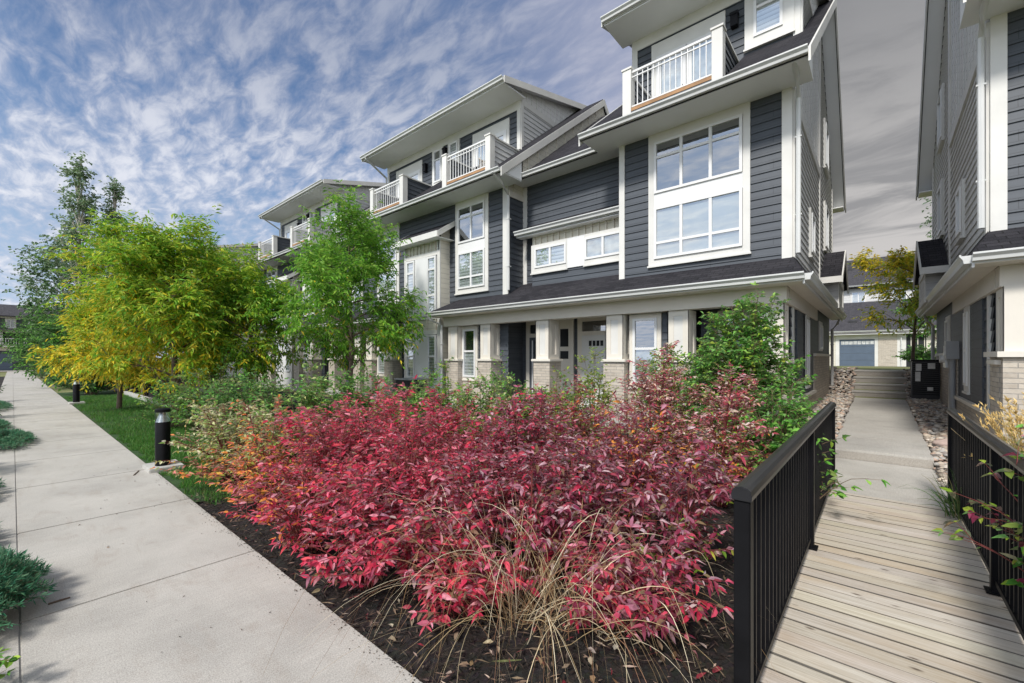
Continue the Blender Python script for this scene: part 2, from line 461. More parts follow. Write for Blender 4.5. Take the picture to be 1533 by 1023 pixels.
def window(root, fr, u0, u1, z0, z1, cols=1, rows=(), colf=None, fill='blind', trim=None, name='window', frame='white_vinyl', fw=.055, fills=None):
    """one window: frame with mullions > panes, blind, trim"""
    m = MB(fr)
    us = colf or [u0 + (u1 - u0) * i / cols for i in range(cols + 1)]
    zs = [z0] + list(rows) + [z1]
    m.box(u0, u0 + fw, .022, .085, z0, z1); m.box(u1 - fw, u1, .022, .085, z0, z1)
    m.box(u0 + fw, u1 - fw, .022, .085, z0, z0 + fw); m.box(u0 + fw, u1 - fw, .022, .085, z1 - fw, z1)
    for u in us[1:-1]: m.box(u - fw * .55, u + fw * .55, .024, .078, z0 + fw, z1 - fw)
    edges = [u0 + fw] + list(us[1:-1]) + [u1 - fw]
    for z in rows:
        for i in range(len(us) - 1):
            a = us[i] + (fw if i == 0 else fw * .55); b = us[i + 1] - (fw if i == len(us) - 2 else fw * .55)
            m.box(a, b, .024, .074, z - fw * .5, z + fw * .5)
    w = obj(name, m, frame, root)
    k = 0
    for i in range(len(us) - 1):
        for j in range(len(zs) - 1):
            a = us[i] + (fw if i == 0 else fw * .55); b = us[i + 1] - (fw if i == len(us) - 2 else fw * .55)
            c = zs[j] + (fw if j == 0 else fw * .5); d = zs[j + 1] - (fw if j == len(zs) - 2 else fw * .5)
            g = MB(fr); g.poly([fr(a, .052, c), fr(b, .052, c), fr(b, .052, d), fr(a, .052, d)])
            obj('pane', g, 'window_glass', w)
            ff = fills[k % len(fills)] if fills else fill
            g = MB(fr); y = .032 if ff != 'dark' else .027
            g.poly([fr(a - .02, y, c - .02), fr(b + .02, y, c - .02), fr(b + .02, y, d + .02), fr(a - .02, y, d + .02)])
            obj({'dark': 'room_backing', 'blind': 'blind', 'roller': 'blind', 'curtain': 'curtain'}[ff], g,
                {'dark': 'dark_interior', 'blind': 'window_blind', 'roller': 'roller_blind', 'curtain': 'curtain'}[ff], w)
            k += 1
    if trim:
        l, r, b, t, mt = trim
        m = MB(fr)
        m.box(u0 - l, u0, .0, .06, z0 - b, z1 + t); m.box(u1, u1 + r, .0, .06, z0 - b, z1 + t)
        m.box(u0, u1, .0, .06, z0 - b, z0)
        m.box(u0, u1, .0, .06, z1, z1 + t)
        if b > .05: m.box(u0 - l - .02, u1 + r + .02, .0, .085, z0 - b - .04, z0 - b)
        obj('window_trim', m, mt, w)
    return w

def gutter(root, x0, x1, y, z, part='gutter'):
    """K profile gutter hanging in front of an eave along x"""
    m = MB(front(y))
    m.profile([(0, z - .11), (.075, z - .11), (.085, z - .065), (.125, z - .025), (.125, z), (.112, z), (.112, z - .02), (0, z - .02)], x0, x1)
    m.box(x0, x1, -.03, -.001, z - .135, z - .01)
    return obj(part, m, 'gutter_metal', root)
def downpipe(root, pts, name='downpipe', r=.042, mat='gutter_metal'):
    m = MB(); m.tube(pts, r, 8)
    for p, q in zip(pts[:-1], pts[1:]):
        if abs(p[2] - q[2]) > 1.2:
            for t in (.25, .75):
                z = p[2] + (q[2] - p[2]) * t; m.box(p[0] - r - .012, p[0] + r + .012, p[1] - r - .006, p[1] + r + .03, z - .012, z + .012)
    return obj(name, m, mat, root)

def roof_plane(mb, xs, y0, z0, y1, z1, holes=(), th=.14):
    """sloping slab between x0..x1; holes = [(xa, xb, ya, yb)] left open for a balcony"""
    x0, x1 = xs
    cuts = sorted({x0, x1, *[h[0] for h in holes], *[h[1] for h in holes]})
    f = lambda y: z0 + (z1 - z0) * (y - y0) / (y1 - y0)
    for a, b in zip(cuts[:-1], cuts[1:]):
        segs = [(y0, y1)]
        for h in holes:
            if a >= h[0] - 1e-6 and b <= h[1] + 1e-6: segs = [(y0, h[2]), (h[3], y1)]
        for s, e in segs:
            if e - s > .01: mb.slab([(a, s, f(s)), (b, s, f(s)), (b, e, f(e)), (a, e, f(e))], th)

def rake(root, x, pts, h=.24, th=.035, s=1, name='rake_board'):
    """white barge board along a sloping roof edge in the plane x"""
    m = MB(side(x, s))
    for (ya, za), (yb, zb) in zip(pts[:-1], pts[1:]):
        m.prism([(ya, za + .005), (yb, zb + .005), (yb, zb - h), (ya, za - h)], .001, th)
    return obj(name, m, 'white_trim', root)

def balcony(root, x0, x1, side_mat=('charcoal_siding', 'charcoal_siding'), edge='cedar_board'):
    y0, zt, zf = 9.0, 8.13, 7.16
    fr = front(y0)
    m = MB(); m.box(x0, x1, y0 + .02, YD - .02, zf - .12, zf)
    m.box(x0 + .2, x1 - .2, y0 - .02, y0 + .02, zf - .16, zf + .01)
    b = obj('balcony', m, 'grey_metal', root)
    m = MB(); m.box(x0 + .2, x1 - .2, y0 - .035, y0 + .06, zf - .015, zf + .05); obj('sill_board', m, edge, b)
    for a in (x0, x1 - .2):
        m = MB(); m.box(a, a + .2, y0 - .05, y0 + .15, zf - .25, zt - .04); m.box(a - .02, a + .22, y0 - .07, y0 + .17, zt - .04, zt)
        obj('post', m, 'white_trim', b)
    yend = YE + (zt - ZE) / SL
    for a, s, mt in ((x0 + .06, -1, side_mat[0]), (x1 - .06, 1, side_mat[1])):
        fr2 = side(a, s)
        m = MB(fr2); m.lap([(y0 + .15, zf - .2), (YD, zf - .2 + .5), (YD, zt - .05), (y0 + .15, zt - .05)], .15)
        m2 = MB(side(a, -s)); m2.lap([(y0 + .15, zf), (YD - .05, zf), (YD - .05, zt - .05), (y0 + .15, zt - .05)], .15)
        m.v, m.f, m.mi = m.v + m2.v, m.f + [tuple(i + len(m.v) for i in f) for f in m2.f], m.mi + m2.mi
        obj('side_panel', m, mt, b)
        m = MB(); m.box(a - .05, a + .05, y0 + .15, YD - .02, zt - .05, zt - .004); obj('side_cap', m, 'white_trim', b)
    m = MB(); xa, xb = x0 + .2, x1 - .2
    m.box(xa, xb, y0 + .0, y0 + .05, zt - .12, zt - .075); m.box(xa, xb, y0 + .008, y0 + .042, zf + .09, zf + .12)
    m.box(xa, xb, y0 + .01, y0 + .04, zt - .22, zt - .195)
    n = int((xb - xa) / .115)
    for i in range(1, n):
        x = xa + (xb - xa) * i / n; m.box(x - .009, x + .009, y0 + .016, y0 + .034, zf + .1, zt - .1)
    obj('railing', m, 'white_vinyl', b)
    return b

def glazed_door(root, u0, u1, z0, z1, slabs, y=YD, trim_top=.35, name='balcony_door', fill='curtain', tl=.0):
    fr = front(y)
    m = MB(fr); w = (u1 - u0) / slabs
    for i in range(slabs):
        a, b = u0 + i * w, u0 + (i + 1) * w
        m.box(a + .008, a + .13, .02, .07, z0, z1); m.box(b - .13, b - .008, .02, .07, z0, z1)
        m.box(a + .13, b - .13, .02, .07, z0, z0 + .22); m.box(a + .13, b - .13, .02, .07, z1 - .14, z1)
    d = obj(name, m, 'white_vinyl', root)
    for i in range(slabs):
        a, b = u0 + i * w + .13, u0 + (i + 1) * w - .13
        g = MB(fr); g.poly([fr(a, .045, z0 + .22), fr(b, .045, z0 + .22), fr(b, .045, z1 - .14), fr(a, .045, z1 - .14)]); obj('pane', g, 'window_glass', d)
        g = MB(fr); g.poly([fr(a, .03, z0 + .22), fr(b, .03, z0 + .22), fr(b, .03, z1 - .14), fr(a, .03, z1 - .14)]); obj('curtain' if fill != 'blind' else 'blind', g, {'curtain': 'curtain', 'blind': 'window_blind', 'dark': 'dark_interior'}[fill], d)
    m = MB(fr); m.box(u0 - .12 - tl, u0, 0, .06, z0, z1 + trim_top); m.box(u1, u1 + .12, 0, .06, z0, z1 + trim_top); m.box(u0, u1, 0, .055, z1, z1 + trim_top)
    obj('door_trim', m, 'white_trim', d)
    m = MB(fr); m.box(u0 + w - .10, u0 + w - .07, .07, .12, z0 + .9, z0 + 1.05); obj('handle', m, 'black_metal', d)
    return d

def sconce(root, x, y, z):
    m = MB(front(y)); m.box(x - .07, x + .07, .0, .02, z - .16, z + .16); m.box(x - .085, x + .085, .02, .16, z + .10, z + .16)
    m.box(x - .075, x + .075, .02, .145, z - .14, z + .10); return obj('wall_light', m, 'black_metal', root)

def dormer(root, x0, x1, ends=(True, True), frieze=True):
    """third-storey shed dormer from x0 to x1: walls, frieze, side walls, roof, soffit"""
    fr = front(YD)
    m = MB(fr); m.lap([(x0, 7.2), (x1, 7.2), (x1, 9.72), (x0, 9.72)]); obj('dormer_wall', m, 'charcoal_siding', root)
    m = MB(fr); m.box(x0 - .02, x1 + .02, 0, .035, 9.70, 9.98); obj('frieze_board', m, 'white_trim', root)
    m = MB(fr); m.box(x0 - .001, x0 + .13, .0, .035, 8.4, 9.70); obj('corner_board', m, 'white_trim', root)
    m = MB(fr); m.box(x1 - .13, x1 + .001, .0, .035, 8.4, 9.70); obj('corner_board', m, 'white_trim', root)
    ye, zt = 9.65, 10.16
    sl = (ZR + .02 - zt) / (YRIDGE - ye)
    xa, xb = x0 - .33, x1 + .22
    m = MB(); m.slab([(xa, ye, zt), (xb, ye, zt), (xb, YRIDGE, ZR + .02), (xa, YRIDGE, ZR + .02)], .10); obj('dormer_roof', m, 'dark_shingle', root)
    m = MB(); m.box(xa + .03, xb - .03, ye + .02, YD + .0, 9.975, 10.0); obj('soffit', m, 'soffit', root)
    gutter(root, xa, xb, ye, zt - .02)
    for s, x, on in ((-1, x0, ends[0]), (1, x1, ends[1])):
        if not on: continue
        fr2 = side(x, s); zb = lambda y: roof_z(y)
        top = lambda y: zt + sl * (y - ye) - .12
        yi = YE + (9.84 - ZE) / SL
        m = MB(fr2); m.lap([(YD, roof_z(YD) - .15), (yi, 9.84), (YD, 9.84)], .15); obj('dormer_cheek', m, 'light_siding', root)
        m = MB(fr2); m.prism([(YD, 9.84), (yi, 9.84), (yi + .26, 10.04), (YD, 10.04)], .0, .035); obj('band_board', m, 'white_trim', root)
        m = MB(fr2); m.batten([(YD - .9, 10.0), (YD, 10.04), (yi + .26, 10.04), (YRIDGE - .25, top(YRIDGE - .25)), (YD - .9, top(YD - .9))], .27, .055, .022); obj('dormer_gable', m, 'grey_batten', root)
        m = MB(fr2); m.box(YD, YD + .12, .0, .035, roof_z(YD) - .05, 9.84); obj('corner_board', m, 'white_trim', root)
        xe = xb if s > 0 else xa
        rake(root, xe, [(ye - .02, zt), (YRIDGE, ZR + .02)], .2, .03, s)
        m = MB(); a, b = sorted((x + s * .01, xe)); m.slab([(a, ye + .02, top(ye + .02)), (b, ye + .02, top(ye + .02)), (b, YRIDGE - .1, top(YRIDGE - .1)), (a, YRIDGE - .1, top(YRIDGE - .1))], .015); obj('soffit', m, 'soffit', root)

def storey_window(root, u0, u1, cols, tl, tr, lower='blind', upper='dark'):
    """the tall two-storey window column of a projecting bay, white spandrel between"""
    fr = front(YF)
    fs = [upper, 'dark'] * cols
    window(root, fr, u0, u1, 5.39, 6.55, cols, (6.2,), fills=fs)
    window(root, fr, u0, u1, 3.90, 5.07, cols, (4.26,), fill=lower)
    m = MB(fr); m.box(u0 - .004, u1 + .004, .0, .055, 5.072, 5.388); obj('spandrel_panel', m, 'white_vinyl', root)
    m = MB(fr)
    m.box(u0 - tl, u0 - .005, 0, .05, 3.76, 6.765); m.box(u1 + .005, u1 + tr, 0, .05, 3.76, 6.765)
    m.box(u0 - .004, u1 + .004, 0, .05, 3.76, 3.898); m.box(u0 - .004, u1 + .004, 0, .05, 6.552, 6.765)
    m.box(u0 - tl - .02, u1 + tr + .02, 0, .075, 3.72, 3.76)
    obj('window_trim', m, 'white_trim', root)

def column(root, x0, x1, y=9.15, d=.53):
    zc = 1.55
    m = MB(); m.box(x0, x1, y, y + d, -.15, zc); c = obj('porch_column', m, 'tan_brick', root)
    m = MB(); m.box(x0 - .05, x1 + .05, y - .05, y + d + .05, zc, zc + .07); obj('stone_cap', m, 'cream_trim', c, bevel=.012)
    a, b = x0 + .06, x1 - .06; ya, yb = y + .06, y + d - .06
    m = MB(); m.box(a, b, ya, yb, zc + .07, 2.66)
    for f, u0, u1 in ((Fr((0, ya, 0), (1, 0, 0), (0, -1, 0)), a, b), (Fr((b, 0, 0), (0, 1, 0), (1, 0, 0)), ya, yb), (Fr((a, 0, 0), (0, 1, 0), (-1, 0, 0)), ya, yb)):
        m.fr = f
        m.box(u0 - .022, u0 + .11, .001, .022, zc + .071, 2.655); m.box(u1 - .11, u1 + .02, .0015, .022, zc + .071, 2.655)
        m.box(u0 + .11, u1 - .11, .001, .022, zc + .071, zc + .19); m.box(u0 + .11, u1 - .11, .001, .022, 2.54, 2.655)
    obj('post', m, 'cream_trim', c)
    m = MB()
    m.fr = Fr((0, ya, 0), (1, 0, 0), (0, -1, 0)); m.box(a + .11, b - .11, .002, .008, zc + .19, 2.54)
    obj('post_panel', m, 'white_trim', c)
    return c

def front_door(root, u0, u1, y=10.6, glass=False, sidelight=False):
    fr = front(y); zf = .26
    m = MB(fr); m.box(u0, u1, .02, .065, zf, 2.28)
    if not glass:
        for (a, b) in ((u0 + .12, (u0 + u1) / 2 - .05), ((u0 + u1) / 2 + .05, u1 - .12)):
            m.box(a, b, .065, .078, zf + .2, 1.85)
    d = obj('front_door', m, 'door_paint' if not glass else 'charcoal_siding', root)
    if not glass:
        for i in range(4):
            a = u0 + .22 + i * (u1 - u0 - .44) / 4
            g = MB(fr); g.box(a + .015, a + (u1 - u0 - .44) / 4 - .015, .064, .07, 1.98, 2.13); obj('door_lite', g, 'dark_interior', d)
    else:
        g = MB(fr); g.poly([fr(u0 + .14, .067, zf + .3), fr(u1 - .14, .067, zf + .3), fr(u1 - .14, .067, 2.15), fr(u0 + .14, .067, 2.15)]); obj('pane', g, 'window_glass', d)
        m = MB(fr)
        for a, b, c, e in ((u0 + .1, u0 + .14, zf + .26, 2.19), (u1 - .14, u1 - .1, zf + .26, 2.19)): m.box(a, b, .064, .075, c, e)
        obj('glazing_bead', m, 'white_vinyl', d)
    g = MB(fr); g.box(u1 - .12, u1 - .08, .065, .12, 1.15, 1.32); g.box(u1 - .125, u1 - .075, .065, .085, 1.40, 1.46); obj('handle', g, 'galvanised', d)
    g = MB(fr); g.box(u0 + .03, u1 - .03, .012, .03, 2.40, 2.66); obj('transom', g, 'dark_interior', d)
    g = MB(fr); g.poly([fr(u0 + .03, .04, 2.4), fr(u1 - .03, .04, 2.4), fr(u1 - .03, .04, 2.66), fr(u0 + .03, .04, 2.66)]); obj('pane', g, 'window_glass', d)
    m = MB(fr); m.box(u0 - .15, u0, 0, .05, zf, 2.86); m.box(u1, u1 + .15, 0, .05, zf, 2.86); m.box(u0, u1, 0, .05, 2.68, 2.86); m.box(u0, u1, 0, .05, 2.28, 2.40)
    if sidelight:
        m.box(u1 + .15, u1 + .75, 0, .045, zf, 2.86)
    obj('door_trim', m, 'cream_trim', d)
    if sidelight:
        for a, b in ((1.62, 1.85), (1.98, 2.5)):
            g = MB(fr); g.box(u1 + .30, u1 + .58, .04, .052, a, b); obj('sidelight_pane', g, 'dark_interior', d)
    return d

def porch_wall(root, x0, x1, w0, w1, y=9.42, wz0=1.05, blind='blind'):
    """panel between two piers with a double-hung window above brick"""
    fr = front(y)
    m = MB(fr); m.lap([(x0, .9), (x1, .9), (x1, 2.68), (x0, 2.68)]); obj('porch_wall', m, 'charcoal_siding', root)
    m = MB(fr); m.box(x0, x1, .0, .05, -.15, .92); obj('brick_base', m, 'tan_brick', root)
    window(root, fr, w0, w1, wz0, 2.55, 1, (1.86,), fills=[blind, 'dark'], trim=(.09, .09, .08, .1, 'cream_trim'))

def porch(root, x0, x1, right_hip=None, left_hip=True):
    """porch roof strip with gutter, soffit and beam"""
    m = MB()
    xl = x0 + (.55 if left_hip else 0)
    xr = x1 - (.29 if right_hip else 0)
    zt = porch_z(YR + .02)
    yt = YR + .02
    if right_hip:
        m.slab([(x0, YE, 3.10), (x1, YE, 3.10), (xr, YF + .02, porch_z(YF + .02)), (xl, YF + .02, porch_z(YF + .02))], .10)
        m.slab([(xl, YF + .02, porch_z(YF + .02)), (-4.7, YF + .02, porch_z(YF + .02)), (-4.7, yt, zt), (xl + .3, yt, zt)], .10)
    else:
        m.slab([(x0, YE, 3.10), (x1, YE, 3.10), (x1 - .5, YF + .02, porch_z(YF + .02)), (xl, YF + .02, porch_z(YF + .02))], .10)
        m.slab([(x0 + 3, YF + .02, porch_z(YF + .02)), (x1 - .6, YF + .02, porch_z(YF + .02)), (x1 - .6, yt, zt), (x0 + 3.2, yt, zt)], .10)
    obj('porch_roof', m, 'dark_shingle', root)
    gutter(root, x0, x1, YE, 3.10)
    m = MB(); m.box(x0 + .05, x1 - .03, YE + .005, 9.12, 2.955, 2.98); obj('soffit', m, 'cream_trim', root)
    m = MB(); m.box(x0 + .3, x1 - .32, 9.12, 9.40, 2.66, 2.958); obj('porch_beam', m, 'cream_trim', root)
    m = MB(); m.box(x0 + .3, x1 - .32, 9.40, 10.62, 2.93, 2.957); obj('porch_ceiling', m, 'cream_trim', root)
    m = MB(); m.box(x0 + .35, x1 - .35, 9.0, 10.6, -.2, .24); obj('porch_floor', m, 'kerb_concrete', root)

def main_roof(root, x0, x1, holes=(), ends=(True, True), y_e=YE, zf=roof_z, soffit=True):
    m = MB()
    roof_plane(m, (x0, x1), y_e, zf(y_e), YRIDGE, zf(YRIDGE), holes)
    zr = zf(YRIDGE); ze = 6.95
    m.slab([(x0, YRIDGE, zr), (x1, YRIDGE, zr), (x1, 18.9, ze), (x0, 18.9, ze)], .14)
    obj('roof', m, 'dark_shingle', root)
    gutter(root, x0, x1, y_e, zf(y_e) + .0)
    zs = zf(y_e) - .11
    if soffit:
        m = MB(); m.box(x0 + .02, x1 - .02, y_e + .005, YF + (.7 if y_e > 9 else 0), zs, zs + .025); obj('soffit', m, 'soffit', root)
        m = MB(); m.box(x0 + .02, x1 - .02, YB, 18.88, zs, zs + .025); obj('soffit', m, 'soffit', root)

def end_unit(root, detailed=True):
    """the end house of a row: front bay, gap side open, side wall facing the footpath"""
    XR, XL = -1.24, -4.78
    fr = front(YF)
    m = MB(fr); m.lap([(XL, 3.3), (XR, 3.3), (XR, 6.77), (XL, 6.77)]); obj('wall', m, 'charcoal_siding', root)
    m = MB(fr); m.box(XL - .0, XL + .14, .0, .04, 3.3, 6.765); obj('corner_board', m, 'white_trim', root)
    m = MB(fr); m.box(XR - .17, XR, .0, .04, 3.3, 6.765); obj('corner_board', m, 'white_trim', root)
    storey_window(root, -3.90, -2.083, 3, .14, .135, lower='roller')
    # side wall
    fs = side(XR, 1)
    m = MB(fs); m.lap([(YF, 3.2), (14.1, 3.2), (14.1, 6.5), (YF, 6.5)], .15)
    m.lap([(14.3, 3.2), (YB, 3.2), (YB, 7.4), (14.4, ZR - .25), (14.3, ZR - .25)], .15)
    obj('wall', m, 'light_siding', root)
    for a, b, c in ((YF, YF + .14, 6.5), (14.1, 14.3, ZR - .3), (YB - .14, YB, 7.4)):
        m = MB(fs); m.box(a, b, 0, .04, 3.2, c); obj('corner_board', m, 'white_trim', root)
    m = MB(fs); m.box(YF, 14.1, 0, .045, 6.5, 6.72); obj('band_board', m, 'white_trim', root)
    m = MB(fs); m.batten([(YF, 6.72), (14.1, 6.72), (14.1, roof_z(14.1) - .18), (YF, roof_z(YF) - .18)], .34, .055, .014); obj('gable_panel', m, 'grey_batten', root)
    window(root, fs, 12.0, 12.55, 4.1, 5.0, 1, (), fill='blind', trim=(.1, .1, .1, .1, 'white_trim'))
    window(root, fs, 15.4, 16.2, 4.9, 6.1, 1, (), fill='blind', trim=(.1, .1, .1, .1, 'white_trim'))
    window(root, fs, 15.4, 16.2, 7.3, 8.5, 1, (), fill='blind', trim=(.1, .1, .1, .1, 'white_trim'))
    main_roof(root, -5.34, -.9, [(-4.42, -2.28, 8.97, YD + .02)])
    rake(root, -.9, [(YE - .02, roof_z(YE)), (YRIDGE, ZR), (18.92, 6.95)], .24, .035, 1)
    rake(root, -5.34, [(YE - .02, roof_z(YE)), (YRIDGE, ZR)], .24, .035, -1)
    m = MB()     # sloping soffit under the gable overhang
    m.slab([(XR + .02, YF, roof_z(YF) - .15), (-.92, YF, roof_z(YF) - .15), (-.92, YRIDGE, ZR - .15), (XR + .02, YRIDGE, ZR - .15)], .02)
    m.slab([(XR + .02, YRIDGE, ZR - .15), (-.92, YRIDGE, ZR - .15), (-.92, 18.88, 6.80), (XR + .02, 18.88, 6.80)], .02)
    obj('soffit', m, 'soffit', root)
    m = MB(fs); m.prism([(YE, 6.79), (YF, 6.79), (YF, roof_z(YF) - .16), (YE, roof_z(YE) - .05)], .0, .31); obj('eave_return', m, 'soffit', root)
    # dormer storey
    dormer(root, -4.94, XR, (True, True))
    glazed_door(root, -4.30, -2.80, 7.25, 9.28, 2, fill='curtain')
    sconce(root, -2.48, YD, 9.28)
    window(root, front(YD), -2.10, -1.55, 8.72, 9.66, 1, (9.35,), fill='blind', trim=(.18, .2, .2, .05, 'white_trim'))
    balcony(root, -4.39, -2.30)
    downpipe(root, [(-1.12, 8.62, 6.84), (-1.12, 9.2, 6.70), (-1.14, 9.56, 6.5), (-1.14, 9.5, 3.6)])
    # porch side eave
    m = MB(); m.slab([(-.95, YE, 3.10), (-.95, 18.6, 3.10), (XR + .02, 18.6, 3.5), (XR + .02, YF + .02, porch_z(YF + .02)), (XR + .02, YF, porch_z(YF))], .08); obj('porch_roof', m, 'dark_shingle', root)
    m = MB(side(-.95, 1)); z = 3.10
    m.profile([(0, z - .13), (.075, z - .13), (.085, z - .075), (.12, z - .025), (.12, z), (.10, z), (.10, z - .02), (0, z - .02)], YE, 18.6)
    m.box(YE, 18.6, -.03, -.001, z - .19, z - .01); obj('gutter', m, 'gutter_metal', root)
    m = MB(); m.box(-1.26, -.985, 9.13, 18.55, 2.955, 2.98); obj('soffit', m, 'cream_trim', root)
    m = MB(); m.box(-1.55, -1.262, 9.42, 14.2, 2.66, 2.957); obj('porch_beam', m, 'cream_trim', root)
    # lower side wall
    fl = side(-1.34, 1)
    m = MB(fl); m.lap([(9.95, .75), (YB, .75), (YB, 2.95), (9.95, 2.95)], .19); obj('lower_wall', m, 'charcoal_siding', root)
    m = MB(fl); m.box(9.75, YB, .0, .07, -.1, .75); m.box(13.6, YB - .1, .0, .06, .752, 1.7); obj('brick_base', m, 'tan_brick', root)
    m = MB(fl); m.box(9.75, 13.6, .0, .11, .752, .82); m.box(13.58, YB, .0, .1, 1.702, 1.77); obj('ledge', m, 'cream_trim', root)
    for y in (10.15, 11.7):
        m = MB(fl); m.box(y, y + .16, .0, .04, .83, 2.9); obj('corner_board', m, 'white_trim', root)
    window(root, fl, 12.1, 12.5, 1.1, 2.55, 1, (1.8,), fill='dark', trim=(.12, .12, .12, .12, 'white_trim'))
    window(root, fl, 15.0, 15.7, 1.9, 2.6, 1, (), fill='blind', trim=(.1, .1, .05, .1, 'white_trim'))
    # side bay with its own little gable
    m = MB(); m.box(-1.27, -.84, 14.5, 16.4, 3.0, 3.85); by = obj('side_bay', m, 'light_siding', root)
    f2 = side(-.84, 1)
    m = MB(f2); m.box(14.45, 16.45, 0, .03, 3.0, 3.14); m.box(14.45, 16.45, 0, .03, 3.7, 3.86); m.box(14.47, 14.6, 0, .025, 3.14, 3.7); m.box(16.3, 16.43, 0, .025, 3.14, 3.7); obj('trim', m, 'white_trim', by)
    m = MB(f2); m.prism([(14.5, 3.86), (16.4, 3.86), (15.45, 4.50)], -.4, .005); obj('bay_gable', m, 'grey_batten', by)
    m = MB()
    m.slab([(-1.2, 14.1, 3.80), (-.74, 14.1, 3.80), (-.74, 15.45, 4.70), (-1.2, 15.45, 4.70)], .07)
    m.slab([(-1.2, 15.45, 4.70), (-.74, 15.45, 4.70), (-.74, 16.8, 3.80), (-1.2, 16.8, 3.80)], .07); obj('bay_roof', m, 'dark_shingle', by)
    m = MB(side(-.74, 1)); m.prism([(14.08, 3.81), (15.45, 4.72), (15.45, 4.54), (14.08, 3.63)], .001, .03); m.prism([(16.82, 3.81), (15.45, 4.72), (15.45, 4.54), (16.82, 3.63)], .001, .03); m.fr = front(14.1); m.box(-1.2, -.74, .001, .03, 3.64, 3.80); obj('bay_fascia', m, 'white_trim', by)
    # corner recess
    m = MB(front(9.95)); m.lap([(-3.0, .26), (-1.34, .26), (-1.34, 2.93), (-3.0, 2.93)]); obj('porch_wall', m, 'charcoal_siding', root)
    window(root, front(9.95), -2.5, -1.95, 1.05, 2.52, 1, (1.8,), fill='curtain', trim=(.14, .14, .1, .14, 'cream_trim'))
    column(root, -3.50, -2.97); column(root, -1.82, -1.27)
    porch_wall(root, -4.45, -3.50, -4.33, -3.76, blind='curtain')
    downpipe(root, [(-1.0, 18.0, 3.0), (-1.05, 18.0, 2.8), (-1.2, 18.0, 2.6), (-1.2, 18.0, .6)])

def gap(root, x0, x1, detailed=True):
    """recessed house between two bays: upper wall, little window box, two front doors"""
    fr = front(YR)
    m = MB(fr); m.lap([(x0, 3.5), (x1, 3.5), (x1, 6.9), (x0, 6.9)]); obj('wall', m, 'charcoal_siding', root)
    m = MB(fr); m.box(x0, x0 + .16, 0, .04, 3.5, 6.88); obj('corner_board', m, 'white_trim', root)
    main_roof(root, x0 - .02, x1 + .1, y_e=9.7, zf=gap_z)
    yb = 9.98; fb = front(yb); xb = x0 + .6
    m = MB(fb); m.lap([(xb, 3.4), (x1, 3.4), (x1, 4.2), (xb, 4.2)]); obj('box_wall', m, 'charcoal_siding', root)
    m = MB(side(xb, -1)); m.lap([(yb, 3.4), (YR, 3.4), (YR, 5.2), (yb, 5.2)]); obj('box_wall', m, 'charcoal_siding', root)
    m = MB(fb); m.batten([(xb, 4.93), (x1, 4.93), (x1, 5.2), (xb, 5.2)], .21, .045, .045); obj('box_frieze', m, 'cream_batten', root)
    wl = xb + .13
    w = window(root, fb, wl, wl + 1.09, 4.26, 4.84, 2, (), fill='blind', trim=(.13, .02, .14, .10, 'white_trim'))
    w = window(root, fb, x1 - 1.17, x1 - .1, 4.26, 4.84, 2, (), fill='curtain', trim=(.02, .1, .14, .10, 'white_trim'))
    m = MB(fb); m.box(wl + 1.112, x1 - 1.192, 0, .05, 4.12, 4.94); obj('spandrel_panel', m, 'white_vinyl', root)
    m = MB(); ye = 9.72
    m.slab([(x0 + .2, ye, 5.36), (x1, ye, 5.36), (x1, YR + .0, 5.68), (x0 + .2, YR, 5.68)], .08); obj('box_roof', m, 'dark_shingle', root)
    gutter(root, x0 + .18, x1, ye, 5.36)
    m = MB(); m.box(x0 + .2, x1, ye + .005, yb, 5.19, 5.21); obj('soffit', m, 'soffit', root)
    # porch back wall and doors
    m = MB(front(10.62)); m.lap([(x0 - .4, .26), (x1 + .1, .26), (x1 + .1, 2.93), (x0 - .4, 2.93)]); obj('porch_wall', m, 'charcoal_siding', root)
    front_door(root, x0 + .05, x0 + .9, glass=True, sidelight=True)
    front_door(root, x0 + 1.94, x0 + 2.86)
    for x, s in ((x0 - .3, 1), (x1 - .2, -1)):
        m = MB(side(x, s)); m.lap([(9.6, .26), (10.62, .26), (10.62, 2.93), (9.6, 2.93)]); obj('porch_wall', m, 'charcoal_siding', root)
    column(root, x0 + 1.28, x0 + 1.81)
    column(root, x0 + 3.38, x0 + 3.91)

